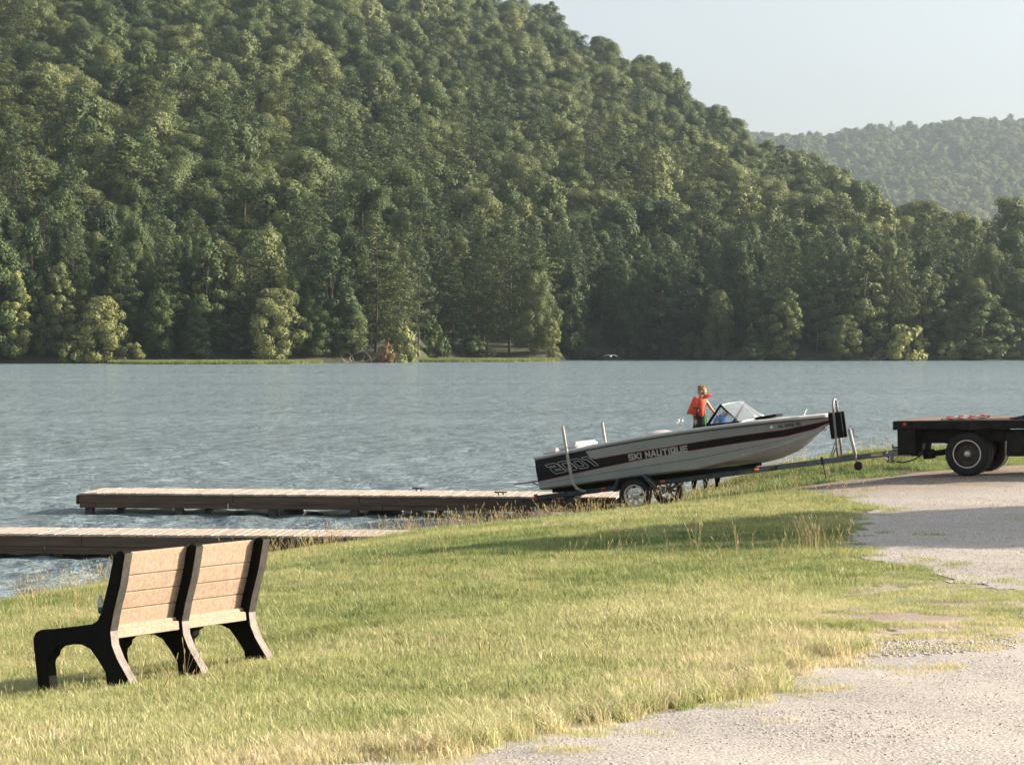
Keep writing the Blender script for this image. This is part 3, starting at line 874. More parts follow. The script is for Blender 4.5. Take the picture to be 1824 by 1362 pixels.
# the wood on both hills, one mass each
FP = [joined(*K['broad'][i], 'wood') for i in range(5)] + [joined(*K['full'][i], 'wood') for i in range(2)] + [joined(*K['pine'][i], 'wood') for i in range(3)] + [joined(*K['slim'][0], 'wood')]
def hill_points(th0, th1, yf0, yf1, spacing, jit=.42):
    ymax = 3500
    xs = np.arange(th0 * ymax, th1 * ymax, spacing); ys = np.arange(300, ymax, spacing)
    X, Y = np.meshgrid(xs, ys); X = X + (np.arange(len(ys)) % 2)[:, None] * spacing / 2
    X = (X + rng.uniform(-jit, jit, X.shape) * spacing).ravel(); Y = (Y + rng.uniform(-jit, jit, Y.shape) * spacing).ravel()
    th = X / Y
    k = (th > th0) & (th < th1) & (Y > yf0(th)) & (Y < yf1(th))
    return X[k], Y[k]
def wood(name, X, Y, Z, s0, s1, tb):
    n = len(X)
    zone = fnoise(X, Y, 55, 12)
    pine = rng.random(n) < np.clip((zone - .5) * 2.5, .05, .6) * np.clip((1000 - Y) / 400, .1, 1)
    if name == 'hillside_forest': pine &= Y < near_crest(X / Y)[0] - 70
    idx = np.where(pine, rng.integers(7, 10, n), rng.choice([0, 1, 2, 3, 4, 0, 1, 2, 3, 4, 5, 6, 10], n))
    t = np.clip(tb + .34 * (fnoise(X, Y, 40, 15) - .5) + rng.normal(0, .17, n), .03, .88)
    t = np.where(pine, t, t)
    big = rng.uniform(s0, s1, n) * np.where(pine, .84, 1.0)
    sc = np.stack([big * rng.uniform(.9, 1.25, n), big * rng.uniform(.9, 1.25, n), big * rng.uniform(.72, 1.0, n) * np.where(np.isin(idx, [5, 6]), 1.25, 1)], 1)
    o = scatter(name, FP, np.stack([X, Y, Z - .5], 1), rng.uniform(0, 6.28, n), sc, idx, t)
    tag(o, kind='stuff'); return o
X, Y = hill_points(-.30, .32, lambda t: shoreY(t) + 67, lambda t: near_crest(t)[0] + 30, 10.0)
wood('hillside_forest', X, Y, hillz(X, Y), 1.0, 1.6, .5)
print('hill trees', len(X))
X, Y = hill_points(.085, .32, lambda t: t * 0 + 2220, lambda t: t * 0 + 3440, 16)
wood('distant_forest', X, Y, farz(X, Y), 1.6, 2.2, .7)  # far crowns tinted lighter, haze and sunlight put into the colour
print('far trees', len(X))
# one reddish crown high on the slope
_Y = 760.0; _X = (1000 - 912) / FPX * _Y
tree('rust', _X, _Y, float(hillz(np.array([_X]), np.array([_Y]))[0]) + 9, 9, 5.2, .25, 'dull red crowned tree alone among green ones on the upper slope')

# reed strips, driftwood
def reeds(name, px0, px1, yoff, depth, n, h):
    X, Y = [], []
    for _ in range(n):
        px = random.uniform(px0, px1); th = (px - 912) / FPX
        y = float(shoreY(th)) + random.uniform(-depth, 0) * math.sin(math.pi * (px - px0) / (px1 - px0)) ** .4 + yoff
        X.append(th * y); Y.append(y)
    X = np.array(X); Y = np.array(Y)
    o = scatter(name, [clump(70 + k, 90, .5 * h, h, .07, 1.0, REED, .25) for k in range(3)], np.stack([X, Y, X * 0 - .05], 1), rng.uniform(0, 6.28, n), rng.uniform(.7, 1.2, n), rng.integers(0, 3, n), rng.random(n))
    tag(o, kind='stuff'); return o
reeds('reed_bed', 205, 565, 1, 16, 1500, .75)
reeds('reed_bed', 755, 985, 1, 18, 1300, .75)
for (px, lab, sd_) in ((635, 'tangle of bleached dead branches at the foot of the point pines', 3), (1555, 'bleached dead branches lying at the water on the right shore', 9)):
    rr = random.Random(sd_); b = MB(); th = (px - 912) / FPX; Y = float(shoreY(th)) + .5; X = th * Y
    for i in range(12):
        a = rr.uniform(0, 6.28); l = rr.uniform(1.0, 2.8)
        p0 = Vector((X + rr.gauss(0, 1.3), Y + rr.gauss(0, .8), .1))
        p1 = p0 + Vector((math.cos(a) * l, math.sin(a) * l * .5, rr.uniform(.2, 2.0)))
        limb_mesh(b, p0, p1, .09, .02, .25, rr, DEADWOOD, 5)
    tag(b.build('driftwood'), lab, 'driftwood')

# ------------------------------------------------------------------ paints and metals
M_BLACKCAST = mat('black_cast_metal', (.007, .007, .006), .8, var=.3, scale=20, bmp=.5, bd=.004, spec=.12)
M_CASTGREY = mat('faintly_lit_cast_edge', (.05, .047, .042), .85, var=.35, scale=22, bmp=.6, bd=.004, spec=.2)  # upper rear edges: weak sunlight put into a lighter cast tone
M_BENCHEDGE = mat('sunlit_grey_cast_edge', (.21, .185, .165), .85, var=.3, scale=14, bmp=.5, bd=.004)  # lower leg backs: bright sunlight put into the colour
M_PLANK = mat('tan_plank', (.29, .214, .155), .75, var=.25, scale=3, bmp=.2, bd=.003, stretch=(1, 14, 14))
M_DOCKTOP = mat('weathered_deck_board', (.37, .315, .27), .85, var=.38, scale=5, bmp=.3, bd=.004, stretch=(6, .6, 1))
M_DOCKSIDE = mat('dark_treated_timber', (.085, .058, .040), .9, var=.4, scale=2.2, bmp=.5, bd=.006, stretch=(.5, 3, 5))
M_PILE = mat('wet_piling', (.06, .045, .035), .7, var=.4, scale=4, bmp=.4)
M_WHITE = mat('white_plastic', (.66, .65, .61), .3, var=.07, scale=2.5, bmp=0)
M_HULLGREY = mat('shaded_grey_gelcoat', (.24, .255, .26), .32, var=.12, scale=2.2, bmp=0)  # grey hull side, set darker than the deck to carry its shade
M_HULLLOW = mat('shaded_lower_gelcoat', (.30, .32, .325), .32, var=.10, scale=2.2, bmp=0)  # lower hull side, likewise darkened to carry shade
M_HULLDARK = mat('faded_black_gelcoat', (.004, .006, .010), .5, var=.2, scale=3, bmp=0, spec=.25)
M_PIN = mat('red_pinstripe', (.30, .03, .028), .4, var=.1, bmp=0)
M_SILVER = mat('silver_decal', (.36, .34, .33), .45, var=.1, bmp=0)
M_DECAL = mat('black_decal', (.02, .02, .02), .5, var=.1, bmp=0)
M_DECK = mat('pale_deck_gelcoat', (.55, .57, .58), .3, var=.06, scale=4, bmp=0)
M_VINYL = mat('white_vinyl', (.5, .48, .48), .5, var=.08, scale=6, bmp=.1)
M_BLKV = mat('black_vinyl', (.007, .008, .008), .7, var=.2, bmp=.1, spec=.12)
M_CHROME = mat('polished_metal', (.62, .62, .62), .22, 1, var=.1, bmp=0)
M_RUBBER = mat('tyre_rubber', (.009, .009, .009), .8, var=.3, scale=12, bmp=.3, bd=.003)
M_FRAME = mat('scuffed_dark_frame', (.022, .027, .032), .5, .2, var=.45, scale=9, bmp=.2)
M_TONGUE = mat('scuffed_grey_tongue', (.11, .125, .135), .45, .4, var=.5, scale=9, bmp=.2)
M_GALV = mat('galvanised_pipe', (.22, .21, .20), .5, .3, var=.2, scale=14, bmp=.1)
M_PVC = mat('grimy_white_pipe', (.33, .325, .31), .55, var=.18, scale=7, bmp=.1)
M_TRUCK = mat('black_flatbed_steel', (.016, .014, .012), .8, 0, spec=.2, dark=(.004, .004, .004), var=.5, scale=4, bmp=.25, bd=.004)
M_BEDWOOD = mat('worn_bed_boards', (.22, .14, .09), .8, var=.35, scale=4, bmp=.3, stretch=(.5, 6, 1))
M_AMBER = mat('amber_lens', (.55, .12, .03), .3, var=.1, bmp=0)
M_REDL = mat('red_lens', (.42, .02, .03), .3, var=.1, bmp=0)
M_RIM = mat('silver_wheel', (.50, .47, .42), .4, .6, var=.2, scale=12, bmp=.1)
M_DARKRIM = mat('dirty_brown_wheel', (.055, .042, .032), .6, .3, var=.4, scale=10, bmp=.2)
M_SKIN = mat('skin', (.46, .25, .165), .55, var=.06, scale=8, bmp=0)
M_HAIR = mat('sandy_hair', (.30, .19, .095), .7, var=.35, scale=40, bmp=.6, bd=.01)
M_VEST = mat('orange_vest_fabric', (.62, .075, .028), .7, var=.10, scale=10, bmp=.3, bd=.01)
M_SHORT = mat('black_shorts', (.015, .017, .018), .8, var=.2, bmp=.2)
M_GREEN = mat('green_side_panel', (.12, .42, .06), .7, var=.1, bmp=.1)
M_BLUE = mat('blue_shirt', (.03, .13, .45), .8, var=.15, bmp=.2)
M_YELLOW = mat('yellow_sticker', (.45, .40, .20), .6, var=.1, bmp=0)
M_CONC = mat('pinkish_concrete', (.44, .37, .33), .9, var=.15, scale=5, bmp=.4)
def glassmat(name, tint=(.86, .92, .93), rough=.02, fac=.62):
    m, n, b = newmat(name)
    t = node(n, 'ShaderNodeBsdfTransparent'); t.inputs[0].default_value = (*tint, 1)
    g = node(n, 'ShaderNodeBsdfGlossy'); g.inputs[0].default_value = (1, 1, 1, 1); g.inputs['Roughness'].default_value = rough
    fr = node(n, 'ShaderNodeFresnel'); fr.inputs[0].default_value = 1.5
    x = node(n, 'ShaderNodeMixShader'); L(n, fr.outputs[0], x.inputs[0]); L(n, t.outputs[0], x.inputs[1]); L(n, g.outputs[0], x.inputs[2])
    d = node(n, 'ShaderNodeBsdfDiffuse'); d.inputs[0].default_value = (.75, .78, .78, 1)
    y = node(n, 'ShaderNodeMixShader'); y.inputs[0].default_value = 1 - fac
    L(n, x.outputs[0], y.inputs[1]); L(n, d.outputs[0], y.inputs[2])
    o = [k for k in n.nodes if k.type == 'OUTPUT_MATERIAL'][0]; L(n, y.outputs[0], o.inputs[0]); return m
M_GLASS = glassmat('sky_sheen_windscreen_glass', fac=.90)  # pale diffuse share stands in for reflected sky
M_SIDEGL = glassmat('side_window_glass', (.8, .88, .9), fac=.95)
M_BOTTLE = glassmat('clear_bottle_plastic', (.85, .93, .9), .1, .6)
M_BOTGREEN = mat('dark_green_plastic', (.02, .10, .08), .4, var=.1, bmp=0)

# ------------------------------------------------------------------ docks
def dock(p0, p1, width, ztop, label, piles, seed, cleats=(), h1=.17, h2=.10):
    """p0 left end, p1 right end of the edge nearest the viewer (x,y)"""
    rr = random.Random(seed)
    d = Vector((p1[0] - p0[0], p1[1] - p0[1], 0)); Ln = d.length; ang = math.atan2(d.y, d.x)
    root = empty('dock', (p0[0], p0[1], 0), (0, 0, ang))
    tag(root, label, 'dock', 'timber docks beside the boat ramp')
    b = MB(); x = 0.0
    while x < Ln:
        wd = .14
        b.box((x + wd / 2, width / 2 - .02, ztop - .02 + rr.uniform(-.004, .004)), (wd - .012, width + .06 + rr.uniform(-.02, .02), .04), (0, rr.uniform(-.01, .01), 0), M_DOCKTOP, .004)
        x += wd
    b.build('deck_boards', None, root)
    for yy, nm in ((-.0, 'side_beam'), (width, 'side_beam')):
        b = MB(); x = 0.0
        while x < Ln:
            l = min(rr.uniform(2.6, 3.6), Ln - x)
            b.box((x + l / 2, yy, ztop - .043 - h1 / 2), (l - .012, .05, h1), (0, rr.uniform(-.002, .002), 0), M_DOCKSIDE, .006); x += l
        x = -.0
        while x < Ln:
            l = min(rr.uniform(2.2, 3.8), Ln - x)
            b.box((x + l / 2, yy + .012, ztop - .046 - h1 - h2 / 2), (l - .02, .05, h2), None, M_DOCKSIDE, .006); x += l
        b.build(nm, None, root)
    b = MB(); b.box((-.045, width / 2, ztop - .15), (.05, width + .02, .20), None, M_DOCKSIDE, .02); b.build('end_board', None, root)
    for x in piles:
        for yy in (.12, width - .12):
            b = MB(); b.box((x + rr.uniform(-.03, .03) + (0.0 if yy < .5 else .25), yy, (ztop - .25 - .9) / 2), (.17, .15, ztop - .25 + .9), (0, 0, rr.uniform(-.1, .1)), M_PILE, .01)
            b.build('piling', None, root)
    for x, yy in cleats:
        b = MB(); b.tube([(x - .13, yy, ztop + .06), (x + .13, yy, ztop + .06)], .018, 6, M_FRAME); b.tube([(x - .05, yy, ztop), (x - .05, yy, ztop + .05)], .015, 5); b.tube([(x + .05, yy, ztop), (x + .05, yy, ztop + .05)], .015, 5)
        b.build('cleat', None, root)
    return root
def lvl(px, py, z):
    a = px_at(px, py, 1.0) - Vector((0, 0, H)); t = (z - H) / a.z
    return (a.x * t, t)
FD0 = lvl(141, 877, .45); FD1 = lvl(1098, 885, .45)
dock(FD0, FD1, 1.7, .45, 'farther weathered timber dock reaching out behind the boat trailer', (.22, 2.15, 4.15, 5.85, 7.2, 9.3), 4, ((7.0, 1.4), (8.9, .35)))
ND0 = lvl(-160, 948.5, .40); ND1 = lvl(745, 955, .40)
dock(ND0, ND1, 1.35, .40, 'nearer weathered timber dock running behind the bench', (.4, 2.55, 4.3, 6.2, 7.8), 8, (), .17, .125)
# sloping end boards of the nearer dock and concrete under the docks
def rock(px, py, z, size, label, m=M_CONC, seed=1):
    x, y = lvl(px, py, z); b = MB(); b.ell((0, 0, 0), size, 9, 6, m)
    r = np.random.default_rng(seed); b.v = [tuple(np.array(v) * (1 + .25 * (r.random(3) - .5))) for v in b.v]; b.sm = [False] * len(b.sm)
    o = b.build('rock'); o.location = (x, y, z); return tag(o, label, 'rock')
def slab(px0, px1, py, z, dep, hgt, label):
    x0, y0 = lvl(px0, py, z); x1, y1 = lvl(px1, py, z)
    b = MB(); b.box((0, 0, 0), (x1 - x0, dep, hgt), None, M_CONC, .03); o = b.build('concrete_block'); o.location = ((x0 + x1) / 2, y0 + dep / 2, z + hgt * .1); return tag(o, label, 'concrete block')
slab(505, 540, 909, .0, .5, .3, 'narrow pale concrete block under the farther dock, left one')
slab(655, 716, 911, .0, .5, .36, 'wide pale concrete block under the farther dock, right one')
rock(966, 918, .14, (.22, .25, .13), 'pinkish boulder at the water under the stern of the boat', seed=5)
rock(925, 921, .16, (.2, .2, .1), 'small dark wet stone beside the pinkish boulder', M_PILE, 6)

# ------------------------------------------------------------------ bench
BU = Vector((math.sin(R(35.5)), math.cos(R(35.5)), 0)); BW = Vector((-math.cos(R(35.5)), math.sin(R(35.5)), 0))
bp = (-2.612, 16.62)
prof = [(0, 0), (.047, .09), (.121, .215), (.155, .305), (.157, .395), (.134, .515), (.087, .69), (.056, .885), (.078, .905), (.115, .90), (.150, .86), (.185, .70),
        (.235, .52), (.262, .470), (.30, .448), (.50, .437), (.70, .428), (.745, .43), (.785, .415), (.81, .375), (.812, .33), (.80, .0), (.695, .0),
        (.700, .20), (.692, .228), (.655, .255), (.645, .285), (.60, .312), (.48, .325), (.40, .318), (.33, .285), (.265, .20), (.222, .13), (.215, .0)]
prof = [(x - (.072 * min(1, max(0, (z - .395) / .49)) if x < .27 else 0), z) for x, z in prof]
BL = 1.44
def bench():
    # local x runs forward (to the seat front), local y along the bench
    gzb = 1.235
    root = empty('park_bench', (bp[0], bp[1], gzb - .01))
    M = Matrix(((BW.x, BU.x, 0), (BW.y, BU.y, 0), (0, 0, 1)))   # columns: forward, along, up  (left-handed is fixed below)
    if M.determinant() < 0:
        M = Matrix(((BW.x, -BU.x, 0), (BW.y, -BU.y, 0), (0, 0, 1))); sg = -1
    else: sg = 1
    root.rotation_euler = (M @ Matrix.Rotation(R(6.3), 3, 'Y')).to_euler()
    root.scale = (1.18, 1, 1.08)
    tag(root, 'tan plank park bench with three black cast side frames, facing the lake on the grass', 'bench')
    th = .085
    for k in range(3):
        y0 = sg * (k * BL / 2); y1 = y0 + sg * th
        b = MB()
        n = len(prof); be = .012
        cx = sum(p[0] for p in prof) / n; cz = sum(p[1] for p in prof) / n
        lo, hi = min(y0, y1), max(y0, y1)
        b.prism(prof, lo, hi, M_BLACKCAST)
        # painted sunlit tone on rear edge and leg backs, 3 mm proud
        for i in range(0, 7):
            (xa, za), (xb, zb) = prof[i], prof[i + 1]
            d = Vector((xb - xa, zb - za)).normalized(); nx, nz = -d.y * .003, d.x * .003
            if i < 7:
                b.add([(xa + nx, lo + .006, za + nz), (xb + nx, lo + .006, zb + nz), (xb + nx, hi - .006, zb + nz), (xa + nx, hi - .006, za + nz)], [(0, 1, 2, 3)], False, M_BENCHEDGE if i < 4 else M_CASTGREY)
        o = b.build('side_frame', None, root)
        bv = o.modifiers.new('bevel', 'BEVEL'); bv.width = .010; bv.segments = 2; bv.limit_method = 'ANGLE'; bv.angle_limit = R(50)
    def rear(z): return interp(z, [0, .215, .305, .395, .515, .69, .885], [0, .121, .155, .157, .116, .044, -.016])
    for k in range(2):
        a = k * BL / 2 + th; e = (k + 1) * BL / 2; c = sg * (a + e) / 2; ln = e - a - .004
        zs = [(.7405, .887), (.633, .7375), (.5255, .630), (.417, .5225)]
        b = MB()
        for z0, z1 in zs:
            x0, x1 = rear(z0) + .068, rear(z1) + .068
            t = .032
            vs = []
            for yy in (c - ln / 2, c + ln / 2):
                vs += [(x0, yy, z0), (x1, yy, z1), (x1 + t, yy, z1 + .006), (x0 + t, yy, z0 + .006)]
            b.add(vs, [(0, 1, 2, 3), (7, 6, 5, 4), (0, 4, 5, 1), (1, 5, 6, 2), (2, 6, 7, 3), (3, 7, 4, 0)], False, M_PLANK)
        o = b.build('backrest', None, root); bv = o.modifiers.new('bevel', 'BEVEL'); bv.width = .006; bv.segments = 2
        b = MB()
        for i in range(5):
            x = .245 + i * .118
            b.box((x, c, .412 - i * .002), (.108, ln, .034), None, M_PLANK)
        b.box((.185, c, .372), (.03, ln, .062), None, M_PLANK)
        o = b.build('seat', None, root); bv = o.modifiers.new('bevel', 'BEVEL'); bv.width = .006; bv.segments = 2
    return root, M, sg
BENCH, BM, BSG = bench()
def bottle():
    bpy.context.view_layer.update()
    p = px_at(182, 1091, 17.05)
    o = empty('drink_bottle', (p.x, p.y, p.z)); o.scale = (.8, .8, .72); o.rotation_euler = (R(4), R(-6), 0)
    tag(o, 'pale clear plastic bottle with dark green base left standing on the bench seat', 'bottle')
    b = MB(); b.lathe([(.062, .035), (.10, .034), (.125, .030), (.15, .014), (.165, .013)], (0, 0, 0), 'z', 16, M_BOTTLE); b.build('bottle_top', None, o)
    b = MB(); b.lathe([(0, .0), (0, .033), (.06, .036), (.062, .0)], (0, 0, 0), 'z', 16, M_BOTGREEN); b.build('bottle_base', None, o)
    b = MB(); b.lathe([(.162, .0), (.162, .015), (.18, .015), (.18, 0)], (0, 0, 0), 'z', 12, M_WHITE); b.build('cap', None, o)
bottle()

# ------------------------------------------------------------------ boat
YAW, PT = R(-22), R(8.0)
AX = Vector((math.cos(PT) * math.cos(YAW), math.cos(PT) * math.sin(YAW), math.sin(PT)))
UP = Vector((-math.sin(PT) * math.cos(YAW), -math.sin(PT) * math.sin(YAW), math.cos(PT)))
STERN_TOP = Vector((.795, 48.53, H - 211 / 4300 * 47.6))
BO = STERN_TOP - UP * .66
BROT = (0, -PT, YAW)
LB = 5.8
def s_yb(x): return interp(x, [0, 1, 2, 3, 4, 4.6, 5.2, 5.6, 5.8], [.93, 1.0, 1.05, 1.05, .93, .76, .46, .18, .03])
def s_yc(x): return interp(x, [0, 1, 2, 3, 4, 4.6, 5.2, 5.6, 5.8], [.88, .93, .95, .91, .74, .54, .25, .06, .02])
def s_zs(x): return .66 + .10 * x / LB + .09 * math.sin(math.pi * x / LB)
def s_dc(x): return interp(x, [0, 1, 2, 3.3, 4.15, 4.97, 5.5, 5.8], [.57, .62, .67, .70, .60, .44, .29, .17])
def s_zk(x): return interp(x, [0, 4.0, 4.4, 4.75, 5.1, 5.4, 5.6, 5.72, 5.8], [0, 0, .01, .05, .15, .32, .48, .60, .70])
def s_a(x): return interp(x, [0, 1.08, 1.22, 2.8, 3.7, 5, 5.8], [.0, .0, .235, .245, .22, .19, .10])
def s_b(x): return interp(x, [0, 1.76, 3.7, 5, 5.5, 5.8], [.465, .43, .375, .33, .25, .14])
def side_pt(x, q, s=-1, off=0.0):
    """point on the topside at station x, q below the sheer; s=-1 starboard"""
    dc = s_dc(x); f = min(1, q / dc)
    y = s_yb(x) + (s_yc(x) - s_yb(x)) * f + .03 * math.sin(math.pi * f) * min(1, (LB - x))
    z = s_zs(x) - q
    return Vector((x, s * (y + off), z))
def boat():
    root = empty('ski_boat', BO, BROT)
    tag(root, 'old grey and black inboard ski boat with red pinstripes sitting bow-up on its trailer', 'boat')
    sx = [LB * (i / 58) for i in range(59)]
    b = MB()
    for s in (-1, 1):
        rows = []
        for x in sx:
            a, bb, dc = s_a(x), s_b(x), s_dc(x)
            qs = [0, a * .5, a, a + .010, (a + bb) / 2, bb - .010, bb, bb + (dc - bb) * .50, bb + (dc - bb) * .53, dc]
            if a < .01: qs = [0, .002, .004, .006, bb / 2, bb - .010, bb, bb + (dc - bb) * .50, bb + (dc - bb) * .53, dc]
            pts = [side_pt(x, q, s) for q in qs]
            zc = s_zs(x) - dc; zk = s_zk(x)
            k1 = Vector((x, s * s_yc(x) * .99, zc - .03)); k2 = Vector((x, s * s_yc(x) * .93, zc - .055 if zc - .055 > zk else zk))
            k1.z = max(k1.z, zk); 
            mid = Vector((x, s * s_yc(x) * .5, zk + (k2.z - zk) * .5 - .01)); kee = Vector((x, 0, zk))
            rows.append(pts + [k1, k2, mid, kee])
        n = len(rows[0]); vs = [p for r_ in rows for p in r_]
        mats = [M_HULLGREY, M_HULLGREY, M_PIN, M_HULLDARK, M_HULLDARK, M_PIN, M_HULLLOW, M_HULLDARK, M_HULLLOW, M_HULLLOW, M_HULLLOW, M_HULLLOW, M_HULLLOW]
        for j in range(n - 1):
            fs = []
            for i in range(len(sx) - 1):
                q = (i * n + j, (i + 1) * n + j, (i + 1) * n + j + 1, i * n + j + 1)
                fs.append(q if s < 0 else q[::-1])
            used = sorted({k for f in fs for k in f}); mp = {k: i for i, k in enumerate(used)}
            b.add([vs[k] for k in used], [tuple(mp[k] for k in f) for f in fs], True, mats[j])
        # transom half
        r0 = rows[0]; c = [Vector((0, 0, p.z)) for p in r0]
        b.add(r0 + c, [((i, i + 1, n + i + 1, n + i)) for i in range(n - 1)], False, M_HULLDARK)
    hull = b.build('hull', None, root)
    # rub rail along the sheer
    b = MB()
    for s in (-1, 1):
        for (dz, r_, m) in ((.012, .026, M_DECK), (-.022, .013, M_SILVER), (-.043, .012, M_DECAL)):
            b.tube([(x, s * (s_yb(x) + .008), s_zs(x) + dz) for x in sx], r_, 6, m)
    b.tube([(-.012, y, .672) for y in (-.93, -.4, .4, .93)], .026, 6, M_DECK)
    b.build('rub_rail', None, root)
    # deck, gunwales, cockpit
    b = MB()
    def zdeck(x, y):
        yb = max(s_yb(x), .03); return s_zs(x) + .02 + .05 * (1 - (y / yb) ** 2) * min(1, yb)
    for i in range(len(sx) - 1):
        x0, x1 = sx[i], sx[i + 1]; xm = (x0 + x1) / 2
        op = 1.0 < xm < 4.2
        for s in (-1, 1):
            ys = [1.0, .92, .8] if op else [1.0, .9, .7, .45, .2, 0]
            for j in range(len(ys) - 1):
                q = [(x, s * s_yb(x) * f, zdeck(x, s_yb(x) * f) if f < 1 else s_zs(x) + .012) for x, f in ((x0, ys[j]), (x1, ys[j]), (x1, ys[j + 1]), (x0, ys[j + 1]))]
                b.add(q if s < 0 else q[::-1], [(0, 1, 2, 3)], True, M_DECK)
            if op:
                yi0, yi1 = s * s_yb(x0) * .8, s * s_yb(x1) * .8
                b.add([(x0, yi0, zdeck(x0, abs(yi0))), (x1, yi1, zdeck(x1, abs(yi1))), (x1, yi1 * .98, .2), (x0, yi0 * .98, .2)], [(0, 1, 2, 3) if s < 0 else (3, 2, 1, 0)], False, M_VINYL)
    b.add([(1.0, -.82, .2), (4.2, -.70, .2), (4.2, .70, .2), (1.0, .82, .2)], [(0, 1, 2, 3)], False, M_BLKV)
    for x in (1.0, 4.2):
        yy = s_yb(x) * .8
        b.add([(x, -yy, .2), (x, yy, .2), (x, yy, s_zs(x) + .03), (x, -yy, s_zs(x) + .03)], [(0, 1, 2, 3)], False, M_VINYL)
    b.build('deck', None, root)
    # black hatch on the foredeck, bow cleat, stern light
    b = MB(); b.box((4.62, -.12, zdeck(4.62, 0) + .028), (.46, .5, .05), (0, R(-1), 0), M_BLKV, .02); b.build('deck_hatch', None, root)
    b = MB(); b.tube([(5.34, -.05, s_zs(5.34) + .07), (5.34, -.05, s_zs(5.34) + .12)], .012, 8, M_CHROME); b.ell((5.34, -.05, s_zs(5.34) + .135), (.04, .03, .02), 10, 6, M_CHROME); b.tube([(5.31, -.05, s_zs(5.3) + .03), (5.31, -.05, s_zs(5.3) + .08)], .02, 8, M_CHROME); b.build('bow_light', None, root)
    b = MB(); p = side_pt(4.80, .12, -1, .012); b.lathe([(0, .032), (-.012, .032), (-.014, .02), (-.006, .012), (-.006, 0)], p, 'y', 14, M_CHROME); b.build('vent_ring', None, root)
    b = MB(); b.ell((5.66, 0, .5), (.05, .02, .03), 8, 5, M_CHROME); b.build('bow_eye', None, root)
    # cushions, engine cover, seats
    b = MB(); b.box((.25, -.25, .75), (.34, .9, .11), (0, R(-3), 0), M_VINYL, .06); b.build('stern_cushion', None, root)
    b = MB(); b.box((.58, .10, .80), (.42, 1.2, .14), (0, R(-6), 0), M_VINYL, .07); b.box((.54, .10, .725), (.42, 1.15, .03), (0, R(-4), 0), M_BEDWOOD, .01); b.build('rear_seat', None, root)
    b = MB(); b.ell((2.30, 0, .73), (.42, .42, .17), 16, 8, M_VINYL); b.box((2.38, 0, .42), (.9, .85, .5), None, M_VINYL, .08); b.build('engine_cover', None, root)
    b = MB(); b.box((3.05, .5, .42), (.45, .5, .18), None, M_VINYL, .05); b.box((2.82, .5, .62), (.1, .5, .38), (0, R(-8), 0), M_VINYL, .04); b.build('driver_seat', None, root)
    # windscreen: raked front glass, triangular black framed side panes
    base = lambda s, t: Vector((4.24 + .24 * (1 - t * t), s * .84 * t, 0))
    zb = lambda x, y: zdeck(x, y) + .02
    b = MB(); N = 10; top, bot = [], []
    for i in range(-N, N + 1):
        t = abs(i) / N; s = 1 if i > 0 else -1
        p = base(s, t); p.z = zb(p.x, p.y); bot.append(p)
        q = Vector((3.90 + .16 * (1 - t * t), s * .80 * t, 0)); q.z = zb(3.8, .8) + .35 + .035 * (1 - t * t); top.append(q)
    nn = len(top)
    b.add(bot + top, [(i, i + 1, nn + i + 1, nn + i) for i in range(nn - 1)], True, M_GLASS)
    wsg = b.build('windscreen', None, root)
    b = MB(); b.tube(top, .010, 6, M_CHROME); b.tube(bot, .012, 6, M_CHROME); b.tube([bot[N // 1 - 3], top[N - 3]], .006, 5, M_CHROME); b.tube([bot[N + 3], top[N + 3]], .006, 5, M_CHROME)
    b.build('windscreen_trim', None, wsg)
    for k, s in ((0, -1), (-1, 1)):
        tp, fb = top[k], bot[k]
        rb = Vector((3.60, s * .87, 0)); rb.z = zb(rb.x, rb.y)
        fr = MB(); fr.tube([rb, tp, fb, rb], .032, 6, M_BLKV)
        fo = fr.build('side_window', None, root)
        g = MB(); g.add([rb, tp, fb], [(0, 1, 2)], False, M_SIDEGL); g.build('pane', None, fo)
    b = MB(); b.lathe([(0, .16), (.02, .175), (.0, .19), (-.02, .175), (0, .16)], (0, 0, 0), 'x', 20, M_BLKV); b.T = Matrix.Identity(4)
    b.tube([(0, 0, -.16), (.01, 0, .16)], .012, 5, M_BLKV); o = b.build('steering_wheel', None, root); o.location = (3.45, .5, .68); o.rotation_euler = (0, R(-25), 0)
    # forked tow post
    zt = s_zs(2.78) + .02; b = MB(); b.tube([(2.98, -.55, zt - .05), (2.95, -.55, zt + .14)], .012, 6, M_CHROME); b.tube([(2.95, -.55, zt + .12), (2.90, -.60, zt + .22)], .008, 6); b.tube([(2.95, -.55, zt + .12), (3.02, -.5, zt + .22)], .008, 6); b.ell((2.94, -.55, zt + .21), (.025, .025, .04), 8, 6, M_WHITE); b.build('tow_post', None, root)
    # swim platform
    b = MB(); b.box((-.30, 0, .205), (.56, 1.5, .022), (0, 0, 0), M_BEDWOOD, .008); sp = b.build('swim_platform', None, root)
    for y in (-.5, .5):
        b = MB(); b.tube([(-.005, y, .06), (-.28, y, .185)], .014, 6, M_WHITE); b.build('bracket', None, sp)
    # running gear under the hull
    b = MB(); b.prism([(.13, .02), (.33, .02), (.30, -.34), (.17, -.34)], -.012, .012, M_PILE); b.build('rudder', None, root)
    b = MB(); b.tube([(1.5, 0, .0), (.42, 0, -.20)], .014, 6, M_CHROME); b.build('propeller_shaft', None, root)
    b = MB(); b.tube([(.40, 0, -.205), (.52, 0, -.18)], .03, 8, M_CHROME)
    for k in range(3):
        a = k * 2.094; d = Vector((0, math.cos(a), math.sin(a))); e = Vector((.05, -math.sin(a) * .07, math.cos(a) * .07)); c = Vector((.45, 0, -.195))
        b.add([c, c + d * .10 + e, c + d * .165, c + d * .10 - e], [(0, 1, 2, 3)], False, M_CHROME)
    b.build('propeller', None, root)
